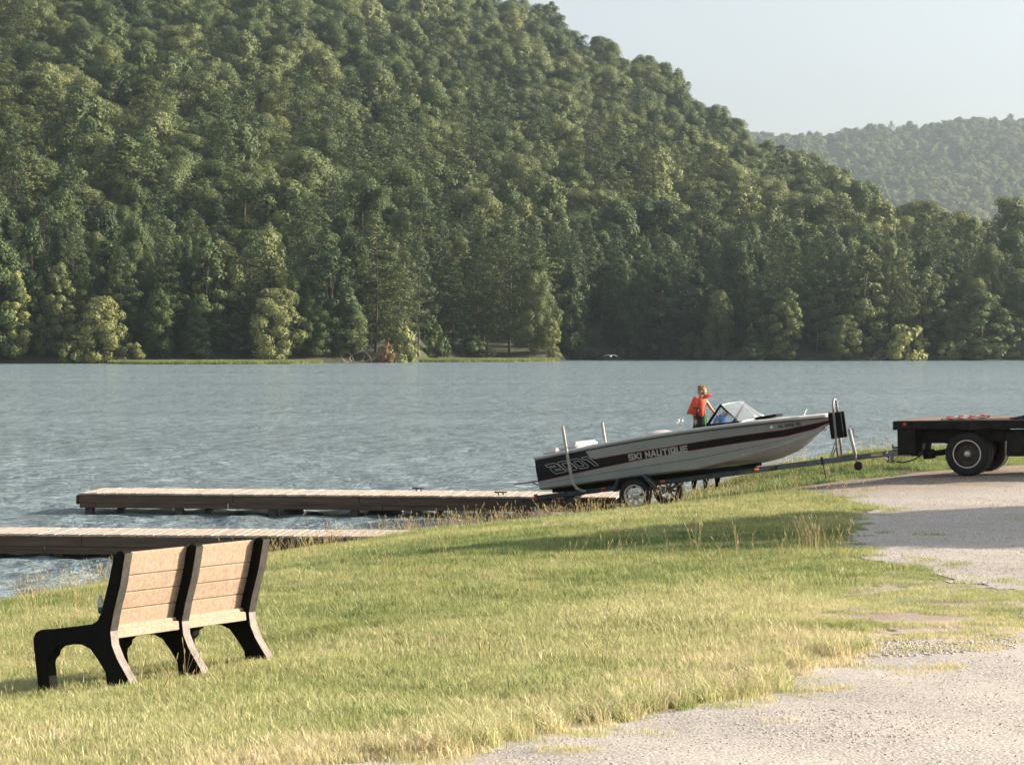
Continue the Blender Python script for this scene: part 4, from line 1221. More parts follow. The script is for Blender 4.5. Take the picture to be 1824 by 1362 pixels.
    for i, x in enumerate((2.86, 3.10, 3.34)):
        b = MB(); b.prism([(x, .01), (x + .20, .01), (x + .05, -.34), (x + .0, -.36)], -.010, .010, M_BLKV); b.build('tracking_fin', None, root)
    # lettering and numbers, laid on the curved side
    def letters(txt, x0, x1, q0, q1, name, m, shear=0, outline=0, bold=.0, slope=0):
        cu = bpy.data.curves.new(name, 'FONT'); cu.body = txt; cu.shear = shear; cu.resolution_u = 3
        cu.space_character = .95
        if outline:
            cu.fill_mode = 'NONE'; cu.bevel_depth = outline; cu.bevel_resolution = 1
        else: cu.offset = bold
        t = bpy.data.objects.new('tmp', cu); COL.objects.link(t)
        bpy.context.view_layer.update()
        me = bpy.data.meshes.new_from_object(t.evaluated_get(bpy.context.evaluated_depsgraph_get()))
        bpy.data.objects.remove(t)
        co = np.array([v.co[:] for v in me.vertices]); mn, mx = co.min(0), co.max(0)
        for v in me.vertices:
            u = (v.co.x - mn[0]) / (mx[0] - mn[0]); h = (v.co.y - mn[1]) / (mx[1] - mn[1])
            x = x0 + (x1 - x0) * u
            q = q1 + (q0 - q1) * h + slope * (u - .5)
            v.co = side_pt(x, q, -1, .005 + (v.co.z * .02 if outline else 0))
        me.materials.clear(); me.materials.append(m)
        o = bpy.data.objects.new(name, me); COL.objects.link(o); o.parent = root
        return o
    GL_ = {'S': [[(1, 1), (0, 1), (0, .52), (1, .48), (1, 0), (0, 0)]], 'K': [[(0, 0), (0, 1)], [(.1, .5), (1, 1)], [(.25, .55), (1, 0)]], 'I': [[(.5, 0), (.5, 1)]],
           'N': [[(0, 0), (0, 1)], [(0, .95), (1, .05)], [(1, 0), (1, 1)]], 'A': [[(0, 0), (.42, 1)], [(.58, 1), (1, 0)], [(.2, .32), (.8, .32)]], 'U': [[(0, 1), (0, 0), (1, 0), (1, 1)]],
           'T': [[(0, 1), (1, 1)], [(.5, .9), (.5, 0)]], 'Q': [[(0, 0), (0, 1), (1, 1), (1, 0), (0, 0)], [(.55, .35), (1.12, -.12)]], 'E': [[(1, 1), (0, 1), (0, 0), (1, 0)], [(.1, .5), (.85, .5)]]}
    def block(txt, x0, x1, q0, q1, name, m):
        adv = {'I': .42, ' ': .5}; tot = sum(adv.get(c, 1.0) for c in txt); b = MB(); cx = 0; k = 0
        ux = (x1 - x0) / tot; hh = q1 - q0; th = hh * .12
        for c in txt:
            wd = adv.get(c, 1.0)
            if c != ' ':
                lw = ux * (wd - .36) if c != 'I' else 0.0
                xs0 = x0 + (cx + .18) * ux if c != 'I' else x0 + (cx + .21) * ux
                for st_ in GL_[c]:
                    for (ax, ay), (bx_, by_) in zip(st_[:-1], st_[1:]):
                        A_ = Vector((xs0 + (ax if c != 'I' else 0) * lw, ay * (hh - 2 * th) + th)); B_ = Vector((xs0 + (bx_ if c != 'I' else 0) * lw, by_ * (hh - 2 * th) + th))
                        d = (B_ - A_).normalized(); n_ = Vector((-d.y, d.x)) * th; A_ -= d * th; B_ += d * th; k += 1
                        vs = [side_pt(p.x, q1 - p.y, -1, .004 + .0003 * (k % 7)) for p in (A_ - n_, B_ - n_, B_ + n_, A_ + n_)]
                        b.add(vs, [(0, 1, 2, 3)], False, m)
            cx += wd
        return b.build(name, None, root)
    block('SKI NAUTIQUE', 1.98, 3.20, .268, .395, 'lettering', M_SILVER)
    OUT = {'2': [[(0, 1), (.85, 1), (1, .88), (1, .52), (.85, .40), (.30, .40), (.30, .26), (1, .26), (1, 0), (0, 0), (0, .50), (.14, .64), (.70, .64), (.70, .76), (0, .76), (0, 1)]],
           '0': [[(.14, 1), (.86, 1), (1, .86), (1, .14), (.86, 0), (.14, 0), (0, .14), (0, .86), (.14, 1)], [(.30, .78), (.70, .78), (.74, .72), (.74, .28), (.70, .22), (.30, .22), (.26, .28), (.26, .72), (.30, .78)]],
           '1': [[(.15, 1), (.72, 1), (.72, 0), (.40, 0), (.40, .76), (.15, .76), (.15, 1)]]}
    b = MB(); cx = .31; hq0, hq1 = .165, .375
    for c in '2001':
        for ring in OUT[c]:
            pts = [side_pt(cx + px_ * .235 - .20 * (py_ - .5), hq1 - py_ * (hq1 - hq0), -1, .004) for px_, py_ in ring]
            b.tube(pts, .008, 5, M_SILVER, cap=False)
        cx += .255 if c != '1' else 0
    b.build('numerals', None, root)
    letters('AL 4498 PB', 4.90, 5.30, .085, .155, 'registration_number', M_DECAL, .15, 0, .012)
    return root
BOAT = boat()

# ------------------------------------------------------------------ trailer
def wheel(b, c, r, w, rim_r, m_rim, near=-1, holes=8):
    """tyre + rim meshes builders; axis along local y"""
    t = MB(); h = w / 2
    t.lathe([(-h * .8, rim_r), (-h, rim_r + .02), (-h, r * .86), (-h * .8, r * .97), (-h * .3, r), (h * .3, r), (h * .8, r * .97), (h, r * .86), (h, rim_r + .02), (h * .8, rim_r)], c, 'y', 36, M_RUBBER)
    rm = MB()
    rm.lathe([(near * h * .85, rim_r + .012), (near * h * .98, rim_r + .004), (near * h * .9, rim_r - .014), (near * h * .3, rim_r - .03), (-near * h * .8, rim_r - .02), (-near * h * .85, rim_r + .012)], c, 'y', 36, m_rim)
    cc = Vector(c) + Vector((0, near * h * .35, 0))
    for k in range(holes):
        a = 2 * math.pi * (k + .5) / holes; da = math.pi / holes * .50
        r0, r1 = rim_r * .36, rim_r - .02
        vs = []
        for (rr_, aa, dy) in ((r0, a - da * 1.6, near * .015), (r0, a + da * 1.6, near * .015), (r1, a + da * .8, 0), (r1, a - da * .8, 0)):
            for e in (0, -near * .012): vs.append(cc + Vector((rr_ * math.cos(aa), dy + e, rr_ * math.sin(aa))))
        rm.add(vs, [(0, 2, 4, 6), (7, 5, 3, 1), (0, 1, 3, 2), (2, 3, 5, 4), (4, 5, 7, 6), (6, 7, 1, 0)], False, m_rim)
    rm.lathe([(near * h * .1, rim_r * .42), (near * h * .42, rim_r * .40), (near * h * .55, rim_r * .26), (near * h * .62, rim_r * .18), (near * h * .62, 0)], c, 'y', 24, m_rim)
    return t, rm
def trailer():
    root = empty('boat_trailer', BO, BROT)
    tag(root, 'dark single-axle boat trailer with white guide posts, carrying the ski boat', 'trailer')
    fr = MB()
    for s in (-1, 1):
        fr.box((1.75, s * .80, -.115), (3.7, .075, .095), None, M_FRAME, .008)
        a = Vector((3.58, s * .80, -.115)); e = Vector((4.6, s * .05, -.115)); 
        d = e - a; fr.box((a + e) / 2, (d.length + .06, .07, .10), (0, 0, math.atan2(d.y, d.x)), M_FRAME, .008)
    for x in (.12, 1.1, 2.9): fr.box((x, 0, -.13), (.075, 1.6, .075), None, M_FRAME, .008)
    fr.build('frame', None, root)
    # bottom skirt so the lower hull is held
    tg = MB(); tg.box((5.62, 0, -.115), (2.55, .085, .105), None, M_TONGUE, .008); tg.box((6.90, 0, -.10), (.30, .07, .07), None, M_TONGUE, .008)
    t_ = tg.build('tongue', None, root)
    b = MB(); b.box((4.4, -.038, -.115), (.42, .012, .05), None, M_DECAL); b.build('worn_decal', None, t_)
    b = MB(); b.box((6.62, -.046, -.11), (.22, .006, .055), None, M_YELLOW); b.build('yellow_label', None, t_)
    b = MB(); b.box((7.02, 0, -.075), (.2, .075, .06), None, M_TONGUE, .015); b.ell((7.12, 0, -.09), (.055, .05, .045), 10, 6, M_TONGUE); b.box((6.98, 0, -.02), (.12, .03, .03), None, M_DECAL, .01); b.box((6.94, 0, .02), (.03, .03, .05), None, M_DECAL, .006); b.build('coupler', None, root)
    # bunks
    for s in (-1, 1):
        b = MB(); b.box((2.1, s * .56, -.02), (3.9, .10, .09), (0, R(0), 0), M_BLKV, .02); b.build('bunk', None, root)
        for x in (.3, 1.3, 2.6, 3.6):
            c = MB(); c.box((x, s * .56, -.08), (.05, .05, .09), None, M_FRAME); c.build('bunk_support', None, root)
    # centre roller cradle near the bow: the dark pad that shows under the forefoot
    b = MB(); b.box((4.05, -.30, -.012), (.7, .07, .07), (0, R(-1), R(20)), M_BLKV, .015); b.build('bow_pad', None, root)
    # wheels, axle, fenders
    WX, WZ, WY = 2.03, -.30, 1.02
    for s in (-1, 1):
        t, rm = wheel(None, (0, 0, 0), .325, .20, .205, M_RIM, near=s)
        we = empty('wheel', (WX, s * WY, WZ)); we.parent = root
        t.build('tyre', None, we); rm.build('rim', None, we)
        b = MB(); o0 = [(-.43, .16), (-.27, .375), (.24, .385), (.47, .14)]
        wd0, wd1 = sorted((s * (WY - .13), s * (WY + .13)))
        ol = [(WX + x, WZ + z) for x, z in o0]; inn = [(WX + x * .90, WZ + z - .022 - (.02 if i in (0, 3) else 0)) for i, (x, z) in enumerate(o0)]
        b.prism(ol + inn[::-1], wd0, wd1, M_FRAME)
        b.tube([(x, s * (WY + .13), z) for x, z in ol], .012, 6, M_TONGUE)
        yi = s * (WY - .125)
        b.add([(x, yi, z) for x, z in ol], [(0, 1, 2, 3)], False, M_FRAME)
        b.build('fender', None, root)
    b = MB(); b.tube([(WX, -.95, WZ), (WX, .95, WZ)], .035, 8, M_FRAME); b.build('axle', None, root)
    for s in (-1, 1):
        b = MB()
        b.tube([(WX - .38, s * .78, -.15), (WX - .2, s * .78, -.27), (WX, s * .78, -.30), (WX + .2, s * .78, -.27), (WX + .4, s * .78, -.15)], .022, 6, M_GALV); b.build('leaf_spring', None, root)
    # guide posts
    for s in (-1, 1):
        b = MB()
        b.tube([(.95, s * .80, -.10), (.93, s * .98, -.09), (.86, s * 1.10, -.02), (.81, s * 1.13, .10), (.78, s * 1.135, .5), (.765, s * 1.14, .9), (.755, s * 1.14, 1.22)], .030, 10, M_PVC); b.build('guide_post', None, root)
    # lights
    b = MB(); b.box((-.13, -.80, -.10), (.05, .10, .12), None, M_REDL, .01); b.build('tail_light', None, root)
    b = MB(); b.box((-.13, .80, -.10), (.05, .10, .12), None, M_REDL, .01); b.build('tail_light', None, root)
    for x, y, m in ((2.55, -.842, M_AMBER), (4.30, -.32, M_AMBER), (1.32, -.842, M_REDL)):
        b = MB(); b.box((x, y, -.10), (.10, .02, .05), (0, 0, R(36) if x > 4 else 0), m, .006); b.build('marker_light', None, root)
    b = MB(); b.prism([(.02, -.16), (.16, -.16), (.27, -.34), (.20, -.36)], -.74, -.70, M_FRAME); b.prism([(.55, -.16), (.68, -.16), (.52, -.40), (.46, -.40)], -.74, -.70, M_FRAME); b.build('rear_hanger', None, root)
    # winch stand with hoop and black board
    b = MB()
    for s in (-1, 1):
        b.tube([(5.89, s * .15, -.06), (5.90, s * .15, .32), (5.92, s * .15, .80)], .024, 8, M_GALV)
    b.tube([(5.92, -.15, .78), (5.925, -.15, .90), (5.93, -.13, .98), (5.935, -.075, 1.03), (5.935, 0, 1.045), (5.935, .075, 1.03), (5.93, .13, .98), (5.925, .15, .90), (5.92, .15, .78)], .024, 8, M_GALV, sm=True)
    for s in (-1, 1): b.tube([(5.93, s * .15, .34), (5.72, s * .06, -.05)], .011, 6, M_GALV)
    ws = b.build('winch_stand', None, root)
    b = MB(); b.box((5.925, -.12, .545), (.26, .03, .50), (0, 0, R(-4)), M_BLKV, .008); b.box((5.925, .12, .545), (.26, .03, .50), (0, 0, R(4)), M_BLKV, .008); b.box((5.83, 0, .60), (.05, .20, .12), None, M_BLKV, .015); b.build('bow_stop', None, root)
    b = MB(); b.box((6.03, 0, -.045), (.30, .16, .03), None, M_GALV, .006); b.build('stand_foot', None, root)
    # jack
    b = MB(); b.tube([(6.22, -.10, -.06), (6.17, -.10, .40)], .032, 10, M_PVC); b.tube([(6.22, -.10, -.06), (6.23, -.10, -.24)], .022, 8, M_GALV); b.ell((6.17, -.10, .42), (.04, .04, .03), 8, 6, M_PVC)
    jk = b.build('jack', None, root)
    b = MB(); b.tube([(6.17, -.10, .43), (6.25, -.12, .44), (6.26, -.16, .29), (6.34, -.18, .27)], .008, 6, M_DECAL); b.build('crank_handle', None, jk)
    b = MB(); b.lathe([(-.03, 0), (-.03, .07), (-.02, .085), (.02, .085), (.03, .07), (.03, 0)], (6.25, -.10, -.28), 'y', 20, M_RUBBER); b.build('jack_wheel', None, jk)
    b = MB(); b.tube([(5.54, -.05, -.02), (5.55, -.055, -.18), (5.58, -.06, -.30), (5.57, -.06, -.44)], .012, 6, M_FRAME); b.tube([(5.62, -.06, -.28), (5.65, -.06, -.38), (5.70, -.06, -.41), (5.84, -.06, -.38)], .010, 6, M_GALV); b.box((5.54, 0, -.10), (.05, .12, .16), None, M_FRAME, .006); b.build('safety_chain', None, root)
    b = MB(); b.tube([(6.82, -.04, -.14), (6.88, -.05, -.22), (6.96, -.05, -.24), (7.03, -.05, -.2), (7.05, -.04, -.12)], .007, 6, M_DECAL); b.build('wiring_loop', None, root)
    return root
TRAILER = trailer()

# ------------------------------------------------------------------ flatbed truck
TO = Vector((6.92, 43.5, H - 144 / 4300 * 43.5))     # rear near corner of the bed top
TRP = R(1.2)
def truck():
    root = empty('flatbed_truck', TO, (0, -TRP, YAW))
    tag(root, 'black flatbed truck with worn wooden bed and dual rear wheels at the right edge', 'truck')
    W = 2.25
    b = MB()
    b.box((1.6, .04, -.075), (3.2, .08, .15), None, M_TRUCK, .012); b.box((1.6, W - .04, -.075), (3.2, .08, .15), None, M_TRUCK, .012)
    b.box((-.03, W / 2, -.08), (.06, W, .16), None, M_TRUCK, .012)
    for x in (.32, .70, 1.3, 1.9, 2.5): b.box((x, -.008, -.07), (.02, .016, .12), None, M_TRUCK)
    b.build('bed_frame', None, root)
    b = MB()
    for i in range(15):
        b.box((1.6, .10 + (i + .5) * (W - .2) / 15, -.012), (3.18, (W - .2) / 15 - .008, .035), None, M_BEDWOOD, .004)
    b.build('bed_boards', None, root)
    b = MB(); b.box((.12, W / 2, -.36), (.10, W - .15, .50), None, M_TRUCK, .01); b.box((.20, .25, -.35), (.42, .05, .42), None, M_TRUCK); b.box((.14, W / 2, -.62), (.14, .5, .10), None, M_TRUCK, .01); b.build('rear_skirt', None, root)
    b = MB(); b.box((.18, .05, -.38), (.33, .05, .46), None, M_TRUCK, .01); b.box((.55, .30, -.27), (.9, .04, .28), None, M_TRUCK); b.box((1.35, .28, -.27), (1.3, .05, .22), None, M_TRUCK); b.build('side_panel', None, root)
    for y in (.75, 1.5):
        b = MB(); b.box((2.6, y, -.30), (5.0, .08, .18), None, M_TRUCK, .01); b.build('chassis_rail', None, root)
    b = MB(); b.tube([(.42, .35, -.62), (.62, .36, -.60)], .085, 12, M_TRUCK); b.tube([(.6, .36, -.60), (1.15, .40, -.53)], .055, 10); b.build('exhaust', None, root)
    b = MB(); b.tube([(.62, .5, -.36), (.95, .5, -.44), (1.15, .5, -.47)], .022, 8, M_TRUCK); b.ell((.9, .5, -.43), (.05, .04, .04)); b.build('shock_absorber', None, root)
    b = MB(); b.box((.46, .55, -.50), (.05, .28, .40), (0, R(8), 0), M_RUBBER); b.build('mud_flap', None, root)
    # hitch
    b = MB(); b.box((-.16, W / 2 - .02, -.64), (.44, .07, .07), None, M_GALV, .01); b.box((-.34, W / 2 - .02, -.70), (.06, .09, .2), None, M_GALV, .01); b.box((-.40, W / 2 - .02, -.66), (.12, .08, .04), None, M_GALV, .008); b.tube([(-.42, W / 2 - .02, -.80), (-.42, W / 2 - .02, -.68)], .03, 10, M_CHROME); b.ell((-.42, W / 2 - .02, -.62), (.032, .032, .032), 10, 6, M_CHROME); b.build('hitch', None, root)
    b = MB(); b.tube([(-.28, W / 2 - .2, -.76), (-.1, W / 2 - .2, -.79), (.1, W / 2 - .2, -.74), (.24, W / 2 - .2, -.66)], .013, 6, M_TRUCK); b.build('safety_chain', None, root)
    # toolbox
    b = MB(); b.box((2.55, .22, -.42), (1.15, .42, .44), (0, 0, 0), M_TRUCK, .012); tb = b.build('toolbox', None, root)
    b = MB(); b.box((2.52, .005, -.40), (1.0, .012, .34), None, M_TRUCK, .004); b.build('toolbox_door', None, tb)
    b = MB(); b.tube([(3.0, .1, -.66), (3.08, .1, -.71), (3.16, .1, -.68)], .006, 5, M_DECAL); b.build('hanging_wire', None, root)
    b = MB(); b.lathe([(0, .035), (-.02, .033), (-.026, .02), (-.026, 0)], (.16, -.002, -.06), 'y', 14, M_REDL); b.build('side_light', None, root)
    # wheels: dual rear each side, single front
    WX, WZ = 1.26, -.60
    for y, nr in ((.16, -1), (.40, -1), (W - .40, 1), (W - .16, 1)):
        t = MB(); r, h, rim = .395, .105, .245
        t.lathe([(-h * .7, rim), (-h, rim + .02), (-h * 1.02, r * .84), (-h * .85, r * .96), (-h * .4, r), (h * .4, r), (h * .85, r * .96), (h * 1.02, r * .84), (h, rim + .02), (h * .7, rim)], (0, 0, 0), 'y', 48, M_RUBBER)
        for k in range(48):
            a = 2 * math.pi * k / 48
            t.box((r * math.cos(a) * .997, 0, r * math.sin(a) * .997), (.012, h * 1.5, .022), (0, -a, 0), M_RUBBER)
        we = empty('wheel', (WX, y, WZ)); we.parent = root
        t.build('tyre', None, we)
        rm = MB(); rm.lathe([(nr * h * .95, rim + .010), (nr * h * 1.0, rim), (nr * h * .95, rim - .012)], (0, 0, 0), 'y', 48, M_RIM)
        rm.lathe([(nr * h * .95, rim - .012), (nr * h * .6, rim - .03), (nr * h * .1, rim - .05), (-nr * h * .1, rim * .62), (nr * h * .05, rim * .5), (nr * h * .1, rim * .36)], (0, 0, 0), 'y', 48, M_DARKRIM)
        for k in range(8):
            a = 2 * math.pi * k / 8; rm.lathe([(nr * h * .30, 0), (nr * h * .30, .013), (0, .013)], (rim * .50 * math.cos(a), 0, rim * .50 * math.sin(a)), 'y', 6, M_DARKRIM, False)
        rm.lathe([(-.02 * nr, rim * .36), (nr * h * .5, rim * .26), (nr * h * .85, rim * .22), (nr * h * .95, rim * .14), (nr * h * .95, 0)], (0, 0, 0), 'y', 24, M_RIM)
        rm.build('rim', None, we)
    b = MB(); b.tube([(WX, .2, WZ), (WX, W - .2, WZ)], .07, 10, M_TRUCK); b.ell((WX, W / 2, WZ), (.19, .19, .17), 14, 8, M_TRUCK); b.build('rear_axle', None, root)
    # cab, beyond the frame on the right
    WX2 = 5.1
    for y, nr in ((.16, -1), (W - .16, 1)):
        t, rm = wheel(None, (0, 0, 0), .395, .22, .225, M_RIM, near=nr)
        we = empty('wheel', (WX2, y, WZ)); we.parent = root; t.build('tyre', None, we); rm.build('rim', None, we)
    b = MB()
    ol = [(3.32, -.42), (3.30, .16), (3.42, .82), (3.58, .92), (4.55, .92), (4.72, .86), (5.02, .30), (5.95, .22), (6.12, .10), (6.15, -.42), (5.55, -.45), (5.50, -.25), (5.32, -.12), (4.88, -.12), (4.70, -.25), (4.65, -.46)]
    b.prism(ol, .08, W - .08, M_TRUCK); cab = b.build('cab', None, root)
    bv = cab.modifiers.new('bevel', 'BEVEL'); bv.width = .05; bv.segments = 3; bv.limit_method = 'ANGLE'; bv.angle_limit = R(25)
    for y in (.072, W - .072):
        g = MB(); g.prism([(3.50, .22), (3.56, .78), (4.50, .78), (4.84, .30), (4.84, .22)], y - .004, y + .004, M_SIDEGL); g.build('side_window', None, cab)
    g = MB(); g.add([(4.735, .2, .82), (4.735, W - .2, .82), (5.02, W - .2, .33), (5.02, .2, .33)], [(0, 1, 2, 3)], False, M_SIDEGL); g.build('windscreen', None, cab)
    for y in (.3, W - .3):
        g = MB(); g.lathe([(0, .09), (.03, .085), (.04, 0)], (6.15, y, -.05), 'x', 16, M_CHROME); g.build('headlight', None, cab)
    g = MB(); g.box((6.2, W / 2, -.36), (.12, W - .1, .18), None, M_CHROME, .03); g.build('bumper', None, root)
    return root
TRUCK = truck()
TM = Matrix.Translation(TO) @ Euler((0, -TRP, YAW)).to_matrix().to_4x4()
# twisted red and white rope on the bed
def rope():
    mr = mat('red_rope_strand', (.55, .07, .04), .8, var=.1, bmp=.1); mw = mat('white_rope_strand', (.70, .62, .55), .8, var=.1, bmp=.1)
    rr = random.Random(5); b = MB()
    for run in range(7):
        pts = []; x0 = .78 + rr.uniform(-.03, .1); x1 = 1.62 + rr.uniform(-.15, .05); y = .16 + run * .045
        z0 = .02 + .012 * (run % 3); n = 60
        for i in range(n + 1):
            f = i / n; pts.append(Vector((x0 + (x1 - x0) * f, y + .03 * math.sin(f * 5 + run), z0 + .030 * f + .01 * math.sin(f * 7 + run))))
        for ph, m in ((0, mr), (2.1, mw), (4.2, mr if run % 2 else mw)):
            b.tube([p + Vector((0, math.cos(i * .42 + ph), math.sin(i * .42 + ph))) * .011 for i, p in enumerate(pts)], .011, 5, m)
    b.T = None
    o = b.build('rope'); o.matrix_world = TM; return tag(o, 'twisted red and white rope lying in a bundle on the flatbed', 'rope')
rope()
b = MB(); b.box((2.35, .45, .03), (.75, .12, .035), (0, R(-1), R(4)), M_BEDWOOD, .005); b.box((2.4, .62, .028), (.6, .1, .03), (0, 0, R(-5)), M_PLANK, .005)
o = b.build('board'); o.matrix_world = TM; tag(o, 'loose worn tan boards lying on the flatbed near the edge of the photo', 'board')
b = MB(); b.tube([(2.05, .3, .02), (2.2, .33, .05), (2.32, .3, .075), (2.45, .36, .06), (2.6, .33, .03)], .022, 7, M_DECAL); b.box((2.22, .30, .04), (.16, .07, .05), (0, 0, .2), M_DECAL, .01)
o = b.build('strap'); o.matrix_world = TM; tag(o, 'small black bundled strap on the flatbed beside the loose boards', 'strap')

# ------------------------------------------------------------------ people
def skin_body(name, verts, edges, m, parent=None, root_i=0, sub=2):
    """verts: list of (pos, radius or (rx,ry)); one continuous surface"""
    me = bpy.data.meshes.new(name); me.from_pydata([v[0] for v in verts], edges, [])
    o = bpy.data.objects.new(name, me); COL.objects.link(o)
    sk = o.modifiers.new('skin', 'SKIN'); sk.use_smooth_shade = True
    d = me.skin_vertices[0].data if me.skin_vertices else None
    if d is None:
        me.attributes  # ensure layer
    for i, v in enumerate(verts):
        r_ = v[1]; d[i].radius = (r_, r_) if not isinstance(r_, tuple) else r_
        d[i].use_root = (i == root_i)
    sb = o.modifiers.new('sub', 'SUBSURF'); sb.levels = sub; sb.render_levels = sub
    me.materials.append(m)
    if parent: o.parent = parent
    return o
def add_hand(V, E, wrist_i, d, side, k=1.0, curl=.5):
    """palm, four unequal bent fingers and a thumb grown from the wrist; d: direction of the hand, side: across the palm towards the thumb"""
    d = Vector(d).normalized(); s = (Vector(side) - d * Vector(side).dot(d)).normalized(); n = d.cross(s)
    w = Vector(V[wrist_i][0])
    pm = len(V); V.append((tuple(w + d * .035 * k), (.021 * k, .012 * k))); E.append((wrist_i, pm))
    for i, (off, ln) in enumerate(((.021, .050), (.007, .058), (-.007, .053), (-.020, .042))):
        b0 = w + d * .065 * k + s * off * k; c = n * curl
        p1 = b0 + (d * .55 + c * .3).normalized() * ln * .5 * k; p2 = p1 + (d * .5 + c * .7).normalized() * ln * .5 * k
        j = len(V); V += [(tuple(b0), .0075 * k), (tuple(p1), .0062 * k), (tuple(p2), .0048 * k)]
        E += [(pm, j), (j, j + 1), (j + 1, j + 2)]
    j = len(V); t0 = w + d * .028 * k + s * .024 * k; t1 = t0 + (d * .7 + s * .6).normalized() * .028 * k; t2 = t1 + (d * .9 + s * .15 + n * curl * .4).normalized() * .022 * k
    V += [(tuple(t0), .009 * k), (tuple(t1), .0075 * k), (tuple(t2), .006 * k)]; E += [(pm, j), (j, j + 1), (j + 1, j + 2)]
def boy():
    bx = BO + AX * 3.2
    cx, cy = bx.x, bx.y; fz = (BO + AX * 3.2 + UP * .2).z
    root = empty('person', (cx - .12, cy + .05, fz))
    tag(root, 'child standing in the boat in an open orange life vest and black shorts', 'person')
    V, E = [], []
    def v(p, r_): V.append((p, r_)); return len(V) - 1
    def e(*ix):
        for a, b_ in zip(ix[:-1], ix[1:]): E.append((a, b_))
    pel = v((0, 0, .78), (.105, .08)); wa = v((.0, 0, .90), (.092, .068)); ch = v((.005, .01, 1.05), (.105, .072)); up = v((.01, .01, 1.155), (.085, .06)); nk = v((.012, .005, 1.22), .038); h1 = v((.012, .0, 1.28), .045)
    e(pel, wa, ch, up, nk, h1)
    # head: oval skull with the face turned to the left
    h2 = v((.016, .004, 1.345), (.074, .082)); h3 = v((.018, .006, 1.415), (.068, .072)); e(h1, h2, h3)
    # legs
    for s, dx in ((-1, -.075), (1, .075)):
        hp = v((dx, s * .02, .70), .075); kn = v((dx * 1.1, s * .03 - .02, .40), .048); an = v((dx * 1.1, s * .03, .09), .032); ft = v((dx * 1.1 - .03, s * .03 - .03, .035), (.034, .026)); to = v((dx * 1.1 - .09, s * .03 - .09, .022), (.032, .018))
        e(pel, hp, kn, an, ft, to)
    # his left arm (towards the windscreen), his right arm hanging
    sh = v((.115, .0, 1.145), .040); el = v((.225, -.02, .985), .029); el2 = v((.30, -.03, .90), .028); wr_ = v((.385, -.03, .815), .020); e(up, sh, el, el2, wr_)
    add_hand(V, E, wr_, (.75, -.1, -.5), (0, -1, .2), .85, .6)
    sh2 = v((-.10, .03, 1.145), .040); e2 = v((-.135, .05, .95), .029); wr2 = v((-.125, .03, .775), .019); e(up, sh2, e2, wr2)
    add_hand(V, E, wr2, (.1, -.05, -1), (-.3, -1, 0), .85, .4)
    skin_body('body', V, E, M_SKIN, root, pel)
    # face details on the left side of the head
    b = MB()
    b.ell((-.060, -.040, 1.335), (.016, .012, .017), 8, 6, M_SKIN); b.ell((-.046, -.035, 1.300), (.016, .016, .008), 8, 5, M_SKIN)
    b.ell((.012, -.083, 1.345), (.014, .010, .024), 8, 6, M_SKIN); b.build('ear_and_nose', None, root)
    eye = mat('dark_eye', (.03, .02, .015), .3, var=.1, bmp=0); lip = mat('lips', (.40, .15, .11), .5, var=.05, bmp=0)
    b = MB()
    for yy in (-.058, .006): b.ell((-.050 if yy > -.03 else -.044, yy, 1.362), (.008, .010, .006), 8, 5, eye)
    b.build('eyes', None, root)
    b = MB(); b.ell((-.054, -.038, 1.302), (.010, .016, .004), 8, 5, lip); b.build('mouth', None, root)
    # hair: cap plus tufts
    b = MB(); rr = random.Random(2)
    b.ell((.030, .006, 1.395), (.086, .092, .078), 20, 12, M_HAIR)
    b.ell((.050, .006, 1.345), (.070, .080, .075), 16, 10, M_HAIR)
    for i in range(160):
        a = rr.uniform(0, 6.28); u = rr.uniform(.25, 1.0); d = Vector((math.cos(a) * math.sqrt(1 - u * u), math.sin(a) * math.sqrt(1 - u * u), u)); p = Vector((.030, .006, 1.39)) + Vector((d.x * .082, d.y * .088, d.z * .076))
        t = (d + Vector((.3 - rr.random() * .6, .3 - rr.random() * .6, -.2))).normalized()
        b.tube([p, p + t * .022], [.006, .001], 4, M_HAIR, cap=False)
    b.build('hair', None, root)
    # shorts
    b = MB()
    def ringtube(rings, m, n=16, smooth=True):
        vs = []
        for (c, rx, ry) in rings:
            for k in range(n): a = 2 * math.pi * k / n; vs.append((c[0] + rx * math.cos(a), c[1] + ry * math.sin(a), c[2]))
        fs = [(i * n + k, i * n + (k + 1) % n, (i + 1) * n + (k + 1) % n, (i + 1) * n + k) for i in range(len(rings) - 1) for k in range(n)]
        b.add(vs, fs, smooth, m)
    ringtube([((0, 0, .885), .103, .085), ((0, 0, .84), .118, .098), ((0, 0, .74), .128, .105), ((0, 0, .68), .13, .105)], M_SHORT)
    for s in (-1, 1): ringtube([((s * .055, 0, .75), .075, .085), ((s * .07, s * .015, .62), .086, .085), ((s * .082, s * .02, .50), .085, .085), ((s * .082, s * .02, .49), .080, .08)], M_SHORT)
    sh_ = b.build('shorts', None, root)
    b = MB(); N = 6
    vs = []
    for z, rx, ry in ((.88, .108, .09), (.84, .123, .103), (.74, .133, .110), (.66, .145, .105), (.50, .172, .10)):
        for k in range(N + 1): a = R(-52 + 50 * k / N); vs.append((rx * math.cos(a), ry * math.sin(a), z))
    b.add(vs, [(i * (N + 1) + k, i * (N + 1) + k + 1, (i + 1) * (N + 1) + k + 1, (i + 1) * (N + 1) + k) for i in range(4) for k in range(N)], True, M_GREEN); b.build('side_panel', None, sh_)
    # life vest: two thick front panels, back panel, yoke collar; swings out to the left
    vest = empty('life_vest', (0, 0, 0)); vest.parent = root
